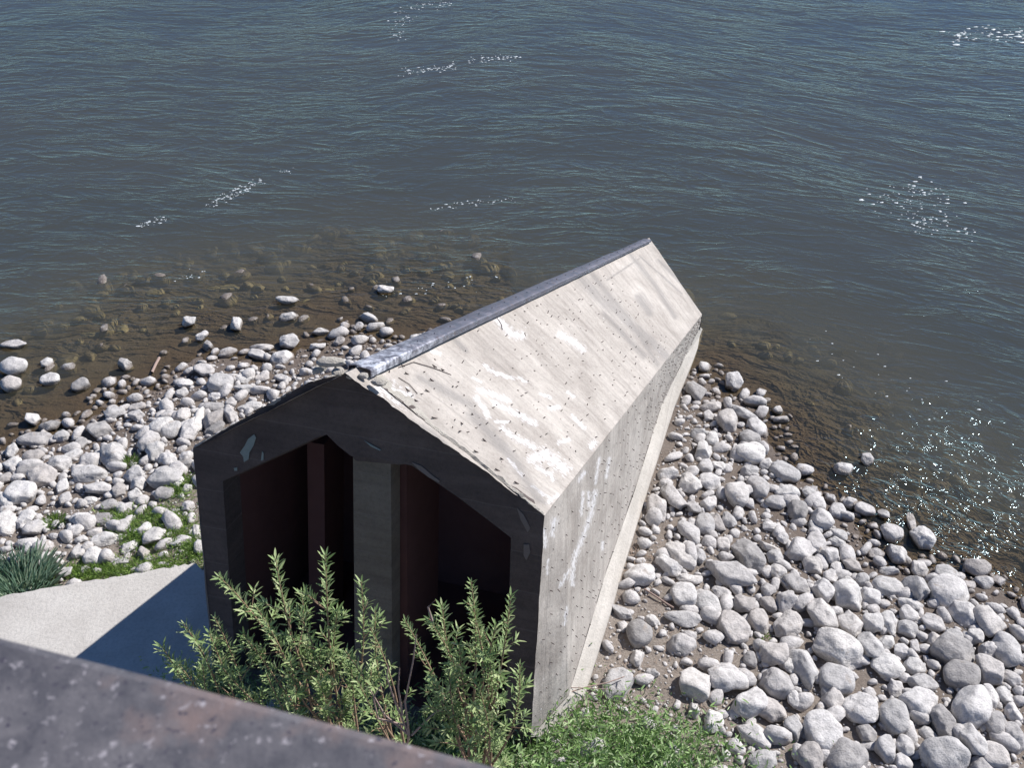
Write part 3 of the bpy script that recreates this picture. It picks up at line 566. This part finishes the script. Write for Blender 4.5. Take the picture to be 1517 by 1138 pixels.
LM={ # hand-described landmark stones: (x,y) -> (label, how others refer to it)
(1241,968):("broadest pale boulder of the right bank, with a shaded notch along its lower side","the broadest right bank boulder"),
(1080,851):("long pale slab-like rock lying above the other boulders halfway down the right bank","the long slab-like rock"),
(1084,935):("big flat tilted rock with a deep black shadow on its left and a weed beside it","the big tilted rock with a weed"),
(1277,1048):("large flat wedge-shaped rock near the bottom, long dark shadow along its left side","the large wedge-shaped rock"),
(1440,1050):("big smooth egg-shaped boulder, brightest of those in the bottom right corner","the big egg-shaped boulder"),
(1399,1120):("large smooth boulder cut off by the bottom edge of the picture","the boulder on the bottom edge"),
(1074,1003):("large rounded grey boulder with small dents, between the weeds and the boulder field","the large dented boulder"),
(1034,1016):("flat grey rock half sunk in the dirt above the weeds","the half sunk flat rock"),
(920,1014):("pale upright boulder at the foot of the pier's right wall among the weeds","the pale boulder at the pier foot"),
(948,853):("smooth oval boulder touching the pale strip along the pier's right wall","the oval boulder by the pier strip"),
(1405,877):("big faceted boulder at the right waterline with a black shadow on its left","the big waterline boulder"),
(1246,693):("pale oval stone sitting alone in the shallows right of the pier","the lone oval stone in the shallows"),
(1322,790):("dark wet stone with a white top standing in the little pool","the white topped pool stone"),
(1085,567):("rounded stone furthest out in the water beside the pier's nose","the rounded stone off the pier's nose"),
(1112,672):("bright smooth oval boulder at the waterline beside the pier's right wall","the bright oval waterline boulder"),
(976,753):("dark brownish rock leaning against the foot of the pier's right wall","the brownish rock against the pier"),
(1192,989):("tall narrow slab of rock standing left of the broadest boulder","the tall narrow slab"),
(22,543):("largest whitest boulder standing in the shallow water at the left edge","the whitest left edge boulder"),
(53,652):("long rounded white stone at the left waterline","the long white waterline stone"),
(135,705):("long lilac grey flat-topped boulder in the middle of the left stones","the lilac grey flat-topped boulder"),
(268,801):("flat grey block beside the dark pier corner, just above the apron slab","the flat pier corner block"),
(427,508):("plump pinkish boulder on the mud left of the steel ridge cap","the plump pinkish boulder"),
(419,531):("faceted boulder with a crease down its middle on the wet mud","the creased mud boulder"),
(185,540):("small white stone standing alone in the middle of the left shallows","the lone stone in left shallows"),
(327,567):("broad smooth grey boulder between the mud and the pier's left gable edge","the broad grey boulder by the gable"),
(157,801):("grey oblong block in the grass above the apron slab","the oblong block in the grass"),
(1360,1043):("smooth pale boulder between the wedge-shaped rock and the egg-shaped boulder","the smooth pale boulder"),
(1216,768):("pale angular rock among the cobbles close to the small pool","the angular rock by the pool"),
}
big=sorted(range(len(stones)),key=lambda i:-stones[i][2]*stones[i][3])
keep=set(big[:298]); tw=[s for i,s in enumerate(stones) if i not in keep]
things=[s for i,s in enumerate(stones) if i in keep]
def dirword(dx,dy):
    a=math.degrees(math.atan2(dy,dx))%360
    return ['right of','lower right of','below','lower left of','left of','upper left of','above','upper right of'][int(((a+22.5)%360)//45)]
occ=[]
SUNK={(135,498),(182,492),(223,517),(127,603),(117,616),(397,458),(461,450),(340,429),(150,437),(230,435),(320,428),(490,433),(535,428),(1410,683),(1406,830)}
def stone_frame(s):
    cx,cy,w_,h_,ang,kd=s; d0=raygr(cx,cy); z0=pz(cx,cy,0); inwater=float(shore_d(z0[0],z0[1]))<0
    if inwater: d0=z0
    dist=np.linalg.norm(d0-CAM); mpp=dist/FPX
    m_=h_*.5*mpp*1.06; M_=w_*.5*mpp*1.06; rz=.78*m_
    c=raygr(cx,cy,rz*.42)
    if inwater: c=pz(cx,cy,-.16-rz*.3 if (cx,cy) in SUNK else rz*.32)
    ca,sa=math.cos(math.radians(ang)),math.sin(math.radians(ang))
    e1=pz(cx+ca*w_/2,cy+sa*w_/2,c[2]); e0=pz(cx-ca*w_/2,cy-sa*w_/2,c[2]); v=(e1-e0)
    el=math.asin((HC-c[2])/dist); 
    vert=abs(sa)  # a long side that points up the picture is foreshortened
    rx=np.linalg.norm(v)*.5*1.04; 
    if vert>.5: rx=min(rx,M_*1.25)
    ry=1.13*m_*(1+.15*(1-vert))
    return c,rx,ry,rz,math.atan2(v[1],v[0])
made=[]
G={'right bank':'boulders heaped on the right bank','left bank':'stones piled on the left bank','water':'stones standing in the shallow water'}
for k,s in enumerate(things):
    c,rx,ry,rz,yaw=stone_frame(s); occ.append((c[0],c[1],rx,ry,yaw))
    kk=s[5] if (k*5+int(s[1]))%3 else 'a'; me=PROTO[kk][(k*7+int(s[0]))%len(PROTO[kk])]
    key=(int(s[0]),int(s[1])); big_=s[2]>=36
    o=bpy.data.objects.new('boulder' if s[2]>=30 else 'stone',me); COL.objects.link(o)
    o.location=c; o.scale=(rx,ry,rz*1.15); o.rotation_euler=(random.uniform(-.10,.10),random.uniform(-.14,.14),yaw+(math.pi if k%2 else 0))
    made.append((s,o,c))
    inw=float(ground(c[0],c[1]))<-.01
    o['group']=G['water'] if inw else G['right bank'] if s[0]>750 else G['left bank']; o['category']='boulder' if s[2]>=30 else 'stone'
    if key in LM: o['label']=LM[key][0]
lms=[(np.array(k),v[1]) for k,v in LM.items()]
cand={}
for s,o,c in made:
    if 'label' in o: continue
    p=np.array(s[:2]); side=[l for l in lms if (l[0][0]>750)==(s[0]>750)]
    dd=sorted(((np.linalg.norm((l[0]-p)*np.array([1,1.3])),l) for l in side),key=lambda x:x[0])[0]
    shape=('rounded' if s[5]=='r' else 'angular') if s[2]/s[3]<1.6 else ('long rounded' if s[5]=='r' else 'long flat')
    dist=dd[0]; near='just' if dist<45 else 'farther' if dist<95 else 'far'
    base=(shape,near,dirword(*(p-dd[1][0])),dd[1][1]); cand.setdefault(base,[]).append((s,o,dist))
for (shape,near,dw,ref),L in cand.items():
    L.sort(key=lambda t:-t[0][2]*t[0][3])
    words=[''] if len(L)==1 else ['bigger','smaller'] if len(L)==2 else ['biggest','middle-sized','smallest'] if len(L)==3 else ['biggest','second biggest']+['small']*(len(L)-3)+['smallest']
    for wd,(s,o,d) in zip(words,L):
        o['label']=' '.join(f"{wd} {shape} {o['category']} {near} {dw} {ref}".split()).replace('second biggest long','next biggest')
        if wd=='small': o['label']=' '.join(f"small {shape} {o['category']} {near} {dw} {ref}".split()[:16])
for s,o,c in made:
    if len(o['label'].split())>16: o['label']=o['label'].replace(' the ',' ')
    for j in range(3):
        if len(o['label'].split())>16: o['label']=' '.join(w_ for i_,w_ in enumerate(o['label'].split()) if w_!='with' or i_<3)
# smaller filler stones joined: nobody could pick them all apart
occA=np.array(occ)
def blocked(x,y,m=.75):
    dx=x-occA[:,0]; dy=y-occA[:,1]; ca=np.cos(occA[:,4]); sa=np.sin(occA[:,4])
    a=(dx*ca+dy*sa)/occA[:,2]; b=(-dx*sa+dy*ca)/occA[:,3]; return (a*a+b*b).min()<m
PLX=[V[3*i+1][0] for i in range(0)] or [p[0] for p in PLO]; PLY=[p[1] for p in PLO]
def in_pier(x,y,mg=.05):
    p=np.array([x,y]); o=P['A'][:2]; s=(p-o)@u[:2]; t=(p-o)@wv[:2]
    if s<-.9 or s>11.5: return False
    if t>0: return x<np.interp(y,PLY,PLX)+mg*.8
    hw=2.1+(1.75-2.1)*max(s,0)/11; return -hw-mg-.1<t-.3*(s<0)*0<hw+mg+(.32 if s<9 else .1)
def in_slab(x,y): 
    q=np.array([p[:2] for p in sl_]); return x<-3.4 and y<np.interp(x,q[:,0],q[:,1])+.02
def proj(p):
    v=np.asarray(p)-CAM; z=v@_F; return 758.5+FPX*(v@_R)/z,569+FPX*(v@_D)/z
def lowstone(seed,sub):
    rs=random.Random(seed); b=bmesh.new(); bmesh.ops.create_icosphere(b,subdivisions=sub,radius=1)
    pl=[(Vector((rs.gauss(0,1),rs.gauss(0,1),rs.gauss(0,1))).normalized(),rs.uniform(.5,.9)) for _ in range(9)]
    for v in b.verts:
        d=v.co.normalized(); acc=1.0
        for p,di in pl:
            c=d.dot(p)
            if c>.05: acc+=(c/di)**30
        v.co=d*acc**(-1/30)
    V=np.array([v.co[:] for v in b.verts]); F=np.array([[v.index for v in f.verts] for f in b.faces]); b.free(); return V,F
LS=[lowstone(i,2) for i in range(8)]; LP=[lowstone(20+i,1) for i in range(6)]
def scatter(n,rmin,rmax,protos,name,mt,region,fill,blockm,power=2.0,**kw):
    VV=[];FF=[];o=0; cell={}; cnt=0
    for _ in range(n):
        x,y=region(); g=float(ground(x,y)); r=rmin+(rmax-rmin)*random.random()**power
        if in_pier(x,y,r) or in_slab(x,y): continue
        if not fill(x,y,g,r): continue
        if blocked(x,y,blockm): continue
        ok=True; ci=(int(x/.25),int(y/.25))
        for i in (-1,0,1):
            for j in (-1,0,1):
                for (a,b,c) in cell.get((ci[0]+i,ci[1]+j),()):
                    if (a-x)**2+(b-y)**2<((c+r)*.80)**2: ok=False;break
                if not ok: break
            if not ok: break
        if not ok: continue
        cell.setdefault(ci,[]).append((x,y,r)); cnt+=1
        V,F=protos[random.randrange(len(protos))]; sx,sy,sz=r*random.uniform(.9,1.35),r*random.uniform(.7,1.),r*random.uniform(.5,.8)
        a=random.uniform(0,6.28); R=np.array([[math.cos(a),-math.sin(a),0],[math.sin(a),math.cos(a),0],[0,0,1]])
        t=random.gauss(0,.18); T=np.array([[1,0,0],[0,math.cos(t),-math.sin(t)],[0,math.sin(t),math.cos(t)]])
        W=(V*[sx,sy,sz])@T.T@R.T+[x,y,g+sz*.35]; VV.append(W); FF.append(F+o); o+=len(V)
    me=npmesh(name,np.vstack(VV),np.vstack(FF),True); ob=link(name,me,mt,kind='stuff',**kw); return cnt
def reg():
    while True:
        x=random.uniform(-9.5,11.5); y=random.uniform(4.5,19); 
        px,py=proj((x,y,.5))
        if -150<px<1680 and 380<py<1260: return x,y
def dirt(x,y):  # the bare dirt strip beside the pier's foot and the muddy margins
    px,py=proj((x,y,float(ground(x,y))))
    if 880<px<1060 and py>890 and px<1060-(py-890)*-.1: return .22
    if 960<px<1010 and 560<py<720: return .3
    if 230<px<500 and 480<py<545: return .18
    return 1.0
def veg(x,y):
    px,py=proj((x,y,float(ground(x,y)))); return (px<310 and 730<py<860 and px>90)
scatter(26000,.06,.21,LS,'small_stones',M_stone,reg,lambda x,y,g,r:g>-.03 and random.random()<dirt(x,y)*(.35 if veg(x,y) else 1),.62,1.9,label='small stones filling the gaps between the boulders')
scatter(1900,.10,.36,LS,'submerged_stones',M_stone,lambda:(random.uniform(-10,12),random.uniform(9,24)),lambda x,y,g,r:-.36<g<-.02 and g+r*.9<(.07 if x<0 else .02) and random.random()<(.95 if x<3 else .7),.62,1.3,label='brown and green stones under the shallow water')
scatter(30000,.014,.045,LP,'gravel',M_stone,reg,lambda x,y,g,r:g>.0 ,.55,1.5,label='gravel and pebbles between the stones')
# ------------------------------------------------------------------ leaves
def leaves(name,base,dirs,nrm,ln,wd,tint,mt,parent=None,bend=.25,**kw):
    """one folded, pointed, drooping leaf per row"""
    base=np.asarray(base);n=len(base); dirs=dirs/np.linalg.norm(dirs,axis=1,keepdims=True)
    s=np.cross(dirs,nrm); s/=np.linalg.norm(s,axis=1,keepdims=True)+1e-9; nn=np.cross(s,dirs); ln=ln[:,None]; wd=wd[:,None]
    p0=base; p1=base+dirs*ln*.35+s*wd*.5-nn*wd*.12; p2=base+dirs*ln*.35-s*wd*.5-nn*wd*.12; m1=base+dirs*ln*.4+nn*wd*.15
    p3=base+dirs*ln-np.array([0,0,1.])*ln*bend*.5; q1=base+dirs*ln*.72+s*wd*.36-np.array([0,0,1.])*ln*bend*.2; q2=base+dirs*ln*.72-s*wd*.36-np.array([0,0,1.])*ln*bend*.2
    V=np.stack([p0,p1,q1,p3,q2,p2],1).reshape(-1,3); i=np.arange(n)[:,None]*6
    F=np.concatenate([i+np.array([[0,1,2,3]]),i+np.array([[0,3,4,5]])],0); me=npmesh(name,V,F,False)
    a=me.attributes.new('tint','FLOAT','POINT'); a.data.foreach_set('value',np.repeat(tint,6).astype(np.float32))
    return link(name,me,mt,parent,**kw)
def shrub(name,root,tips,label,leafk=1.0,stemr=.022,mt=M_leaf,cat='shrub',rosette=1.0):
    rt=np.array([root[0],root[1],float(ground(root[0],root[1]))-.05]); e=empty(name,tuple(rt),label=label,category=cat)
    ac=Acc(); LB_=[];LD=[];LNn=[];LL=[];LW=[]
    def leafrun(pts,start,dens,scale):
        seg=[np.linalg.norm(b-a) for a,b in zip(pts[:-1],pts[1:])]; tot=sum(seg); nlf=max(4,int(tot*dens)); ph=random.uniform(0,6)
        for k in range(nlf):
            f=start+(1-start)*((k+.5)/nlf)**.75; d=f*tot; i=0
            while i<len(seg)-1 and d>seg[i]: d-=seg[i];i+=1
            t=(pts[i+1]-pts[i])/(seg[i]+1e-9); p=pts[i]+t*min(d,seg[i]); ph+=2.4
            a=np.cross(t,[.3,.2,1.]); a/=np.linalg.norm(a); b=np.cross(t,a); rad=a*math.cos(ph)+b*math.sin(ph)
            open_=1.05-.4*f+random.uniform(-.15,.2); d_=t*(1-open_*.55)+rad*open_+np.array([0,0,.12])
            LB_.append(p-rt);LD.append(d_);LNn.append(t*.8-rad*.3+np.array([0,0,.6])+rng.normal(0,.25,3)); l=scale*random.uniform(.09,.16)*(1-.15*f); LL.append(l);LW.append(l*random.uniform(.14,.21))
    def branch(p0,p1,r0,r1,depth,sag=.12):
        n=6; L=np.linalg.norm(p1-p0); mid=(p0+p1)/2+rng.normal(0,.07*L,3)*[1,1,.3]; 
        pts=[(1-t)**2*p0+2*t*(1-t)*mid+t*t*p1 for t in np.linspace(0,1,n)]
        ac.add(*tube([p-rt for p in pts],np.linspace(r0,r1,n),5)); return pts
    for tp in tips:
        (px,py,yy,kind)=tp; tip=py_(px,py,yy)
        b0=rt+np.array([random.uniform(-.18,.18),random.uniform(-.12,.12),0])
        far=np.linalg.norm(tip-b0)
        fork=b0+(tip-b0)*random.uniform(.45,.55)+np.array([0,0,.12*far])
        main=branch(b0,fork,stemr,stemr*.6,0); up_=branch(fork,tip,stemr*.6,.004,1)
        leafrun(up_,.42,56*leafk,kind)
        nb=int(6*leafk)
        for j in range(nb):
            f=.05+.85*(j+random.random())/nb; q=up_[int(f*5)]; ax=(tip-fork)/np.linalg.norm(tip-fork)
            sd_=rng.normal(0,1,3); sd_-=ax*(sd_@ax); sd_/=np.linalg.norm(sd_); L=random.uniform(.16,.50)*(1.15-f)*kind+.05
            tp2=q+(ax*.62+sd_*.75+np.array([0,0,.25]))*L; tw=branch(q,tp2,.006,.003,2); leafrun(tw,.5,62*leafk,kind)
        for j in range(int(3*leafk)):
            q=main[3+j%3]; sd_=rng.normal(0,1,3); sd_[2]=abs(sd_[2]); sd_/=np.linalg.norm(sd_); tp2=q+(sd_*.6+np.array([0,0,.5]))*random.uniform(.3,.6); tw=branch(q,tp2,.008,.003,2); leafrun(tw,.6,60*leafk,kind)
    link('stem',ac.mesh('stem',True),M_bark,e)
    leaves('foliage',np.array(LB_),np.array(LD),np.array(LNn),np.array(LL),np.array(LW),rng.random(len(LB_)),mt,e)
    return e
shrub('willow_shrub',(-1.9,6.1),[(408,828,6.25,1.),(482,822,6.30,1.),(325,855,6.25,1.),(535,862,6.35,.9),(440,905,6.15,1.),(380,900,6.15,1.),(500,905,6.25,1.),(475,960,6.05,1.),(430,980,5.95,1.),(520,985,5.95,1.),(470,1010,5.85,1.),(360,940,6.05,1.),(395,1000,5.85,1.),(330,990,5.85,1.)],'tall leafy willow shrub in front of the dark hollow, left of the centre post',.85)
shrub('willow_shrub',(-2.7,5.9),[(272,925,6.05,1.),(240,958,5.95,1.),(310,938,6.05,.9),(300,985,5.85,1.),(265,985,5.85,1.),(318,915,6.15,.7)],'low willow shrub growing beside the shaded apron slab, just above the bridge parapet',.85)
shrub('willow_shrub',(-1.2,6.0),[(556,905,6.15,.8),(512,965,5.95,1.),(530,1010,5.75,1.),(548,930,6.05,.7)],'thin willow sprout with a bare lower stem crossing the centre post',.7)
shrub('willow_shrub',(-.35,5.8),[(698,862,5.85,.75),(655,898,5.85,1.),(757,882,5.90,.8),(700,900,5.85,1.),(735,925,5.85,1.),(640,925,5.75,.8),(680,955,5.75,1.),(725,975,5.75,1.),(770,985,5.85,.8),(600,920,5.85,.7),(665,990,5.65,1.),(640,1010,5.55,1.),(710,1020,5.65,1.)],'dark green willow shrub in front of the right half of the hollow',.85)
# bare pinkish twigs between the shrubs
tw_=empty('bare_shrub',tuple(raygr(600,1120)),label='bare pinkish twigs without leaves between the two willow shrubs',category='shrub'); r0=np.array(tw_.location); ac=Acc()
for a in [[(606,1090),(585,1040),(573,1005),(575,985)],[(606,1090),(570,1060),(548,1022)],[(606,1090),(600,1040),(612,980),(617,940)],[(600,1075),(560,1065),(553,1035),(565,1015)],[(610,1090),(640,1060),(655,1050)],[(596,1060),(590,1020),(592,990)],[(640,920),(634,900),(645,890)]]:
    q=[py_(x,y,5.6)-r0 for x,y in a]; q=[q[0]*0+ (q[0])]+q[1:]; ac.add(*tube(q,np.linspace(.012,.005,len(q)),5))
ac.add(*tube([np.zeros(3),py_(606,1090,5.6)-r0],[.016,.012],5))
link('stem',ac.mesh('twigs',True),M_twig,tw_)
# ------------------------------------------------------------------ weeds, grass
def herb(name,n,pick,lo,hi,wr,mt,spread,tall=.0,**kw):
    B=[];D=[];Nn=[];L=[];W=[]
    for _ in range(n):
        x,y,hh=pick(); g=float(ground(x,y)); z=g+random.random()*hh
        a=random.uniform(0,6.28); s=spread*random.uniform(.3,1.4); d=np.array([math.cos(a)*s,math.sin(a)*s,1.0 if random.random()<.75 else .15])
        B.append((x,y,z));D.append(d);Nn.append(np.array([random.gauss(0,.4),random.gauss(0,.4)-.5,1.])); l=random.uniform(lo,hi); L.append(l);W.append(l*wr*random.uniform(.7,1.3))
    return leaves(name,np.array(B),np.array(D,float),np.array(Nn),np.array(L),np.array(W),rng.random(n),mt,None,.35,**kw)
def pxpick(poly_w,hh,sig):
    def f():
        cx,cy,sx,sy=random.choice(poly_w); p=raygr(random.gauss(cx,sx),random.gauss(cy,sy)); return p[0],p[1],hh*random.random()
    return f
herb('undergrowth',13000,pxpick([(700,1100,60,40),(780,1090,45,35),(860,1095,50,32),(930,1105,45,32),(1000,1120,45,28),(840,1150,120,30),(960,1160,90,25),(700,1160,80,30),(620,1130,50,25)],.45,1),.05,.13,.20,M_leaf2,.9,label='low tangle of green weeds and willow leaves at the pier foot',kind='stuff')
herb('undergrowth',4500,pxpick([(560,1120,60,22),(450,1080,70,22),(360,1040,50,20),(300,1025,30,10),(640,1130,60,22)],.7,1),.05,.12,.20,M_leaf,.9,label='leafy undergrowth along the far side of the parapet',kind='stuff')
herb('grass',10000,pxpick([(240,835,38,7),(190,845,45,6),(270,790,14,18),(205,790,20,8),(180,770,18,6),(235,765,22,8),(150,850,30,6),(265,725,10,8),(120,850,25,6),(210,800,15,10),(290,815,12,10)],.05,1),.06,.14,.09,M_grass,.7,label='short bright grass growing between the stones above the apron slab',kind='stuff')
def tuft(px,py,n,r,lo,hi,label,mt=M_grass):
    c=raygr(px,py); B=[];D=[];L=[]
    for _ in range(n):
        a=random.uniform(0,6.28); q=r*math.sqrt(random.random()); B.append((math.cos(a)*q,math.sin(a)*q,-.02)); s=.15+.5*q/r; D.append((math.cos(a)*s+random.gauss(0,.24),math.sin(a)*s+random.gauss(0,.24),1.1)); L.append(random.uniform(lo,hi))
    L=np.array(L); o=leaves('grass_tuft',np.array(B),np.array(D),np.tile([0,-.3,1.],(n,1)).astype(float)+rng.normal(0,.3,(n,3)),L,L*.02+.006,rng.random(n),mt,None,.5,label=label,category='grass tuft'); o.location=c
tuft(26,876,1500,.46,.12,.62,'tall blue-green sedge clump at the left edge, right above the apron slab',M_sedge)
tuft(82,775,260,.13,.10,.22,'bright green grass tuft among the pale stones left of the apron grass')
tuft(192,688,200,.12,.10,.22,'small green grass tuft in the middle of the upper left stones')
tuft(272,712,160,.12,.08,.18,'green grass tuft beside the dark left corner of the pier')
tuft(1128,944,110,.11,.04,.10,'tiny green weed growing between boulders beside the big tilted rock')
tuft(60,880,240,.2,.12,.28,'yellow-green grass tuft between the sedge clump and the slab edge')
# dry litter in the dirt strip, one dead stick
B=[];
ac=Acc()
for _ in range(500):
    px,py=(random.gauss(935,20),random.gauss(825,12)) if random.random()<.45 else (random.uniform(895,1050),random.uniform(860,1060))
    q=raygr(px,py); 
    if in_pier(q[0],q[1],.02): continue
    a=random.uniform(0,3.14); l=random.uniform(.02,.07); dv=np.array([math.cos(a),math.sin(a),random.uniform(-.1,.3)])*l; ac.add(*tube([q+[0,0,.02],q+dv+[0,0,.025]],.004,3))
link('litter',ac.mesh('litter'),M_litter,kind='stuff',label='dry twigs and plant litter on the dirt beside the pier')
def stick(pts,r,label,h=.04):
    q=[raygr(a,b,h) for a,b in pts]; o=link('stick',newmesh('stick',*tube([p-q[0] for p in q],r,6),True),M_twig,label=label,category='stick'); o.location=q[0]
stick([(955,873),(972,884),(988,895),(998,901)],.014,'thin dead stick lying on the dirt right of the pier wall')
stick([(925,1003),(900,1012),(870,1018),(845,1026),(812,1050)],.008,'thin reddish stem arching across the pale strip at the pier foot',.22)
stick([(905,1022),(870,1020),(840,1019),(815,1021)],.006,'straight reddish stem lying over the weeds at the pier foot',.25)
stick([(225,552),(231,539),(236,530)],.03,'short pale driftwood stump poking out of the left shallows',.05)
# ------------------------------------------------------------------ foam flecks on the river
def foamline(pts,n,spread,name_label,rmax=.05):
    ac=Acc(); q=[pz(a,b,0) for a,b in pts]; seg=np.array([np.linalg.norm(b-a) for a,b in zip(q[:-1],q[1:])]); cum=np.cumsum(seg)
    for _ in range(n):
        d=random.random()*cum[-1]; 
        if vnoise(np.array(d*1.3),np.array(n*.37))<.42: continue
        i=int(np.searchsorted(cum,d)); t=(d-(cum[i-1] if i else 0))/seg[i]; p=q[i]*(1-t)+q[i+1]*t+np.array([random.gauss(0,spread),random.gauss(0,spread)*1.3,0])
        k=7; r=random.uniform(.008,rmax*.48)*(.4+random.random()); a0=random.random()*6; el=random.uniform(1,2.2)
        ring=[p+np.array([math.cos(a0+j*6.283/k)*r*el*random.uniform(.6,1.2),math.sin(a0+j*6.283/k)*r*random.uniform(.6,1.2),.004]) for j in range(k)]
        V=ring+[p+np.array([0,0,.006+r*.35])]; ac.add(V,[(j,(j+1)%k,k) for j in range(k)])
    link('foam',ac.mesh('foam'),M_foam,kind='stuff',label=name_label)
foamline([(205,335),(240,325),(290,312),(350,285),(425,252)],260,.10,'diagonal line of white foam flecks on the left part of the river')
foamline([(585,110),(640,102),(665,98),(700,88),(830,78)],200,.14,'short streak of foam flecks near the top middle of the river',.07)
foamline([(585,55),(592,40),(600,12),(660,5)],160,.2,'foam flecks at the top edge of the river',.06)
foamline([(1405,60),(1440,46),(1517,55)],150,.3,'white foam patch at the top right of the river',.12)
foamline([(1265,295),(1330,300),(1350,270),(1395,295),(1345,330),(1440,345)],170,.25,'loose foam flecks on the right part of the river',.055)
foamline([(640,310),(700,300),(770,296)],50,.08,'faint foam flecks above the pier',.04)
foamline([(265,412),(340,398),(400,402)],70,.10,'foam flecks beyond the left shallows',.035)
foamline([(560,435),(700,420),(760,400)],30,.12,'few foam flecks beyond the steel ridge cap',.04)
foamline([(1110,460),(1150,500),(1300,560),(1400,600)],40,.4,'few foam flecks right of the nose',.035)
# ------------------------------------------------------------------ bridge parapet under the camera
a=pz(0,936,11.3); b=pz(785,1140,11.3); d=(b-a)/np.linalg.norm(b-a); nrm_=np.array([d[1],-d[0],0]); nrm_=nrm_ if nrm_[1]<0 else -nrm_
n_=60; prof=[(0,-.05),(-.0,-.012),(.004,-.004),(.012,0),(.45,0),(.458,-.004),(.46,-.05),(.30,-.05),(.30,-.5),(.16,-.5),(.16,-.05)]
V=[];F=[]
for i in range(n_+1):
    s=-4+8*i/n_
    for (o_,z_) in prof: V.append(a+d*s+nrm_*o_+np.array([0,0,z_])+(np.array([0,0,1])*(.0015*math.sin(s*7)) ))
k=len(prof)
for i in range(n_):
    for j in range(k): F.append((i*k+j,i*k+(j+1)%k,(i+1)*k+(j+1)%k,(i+1)*k+j))
F+=[tuple(range(k))[::-1],tuple(n_*k+j for j in range(k))]
me=tri(newmesh('parapet',V,F)); link('bridge_parapet',me,M_par,label='weathered dark steel bridge parapet rail with rusty blotches in the near corner',category='parapet')
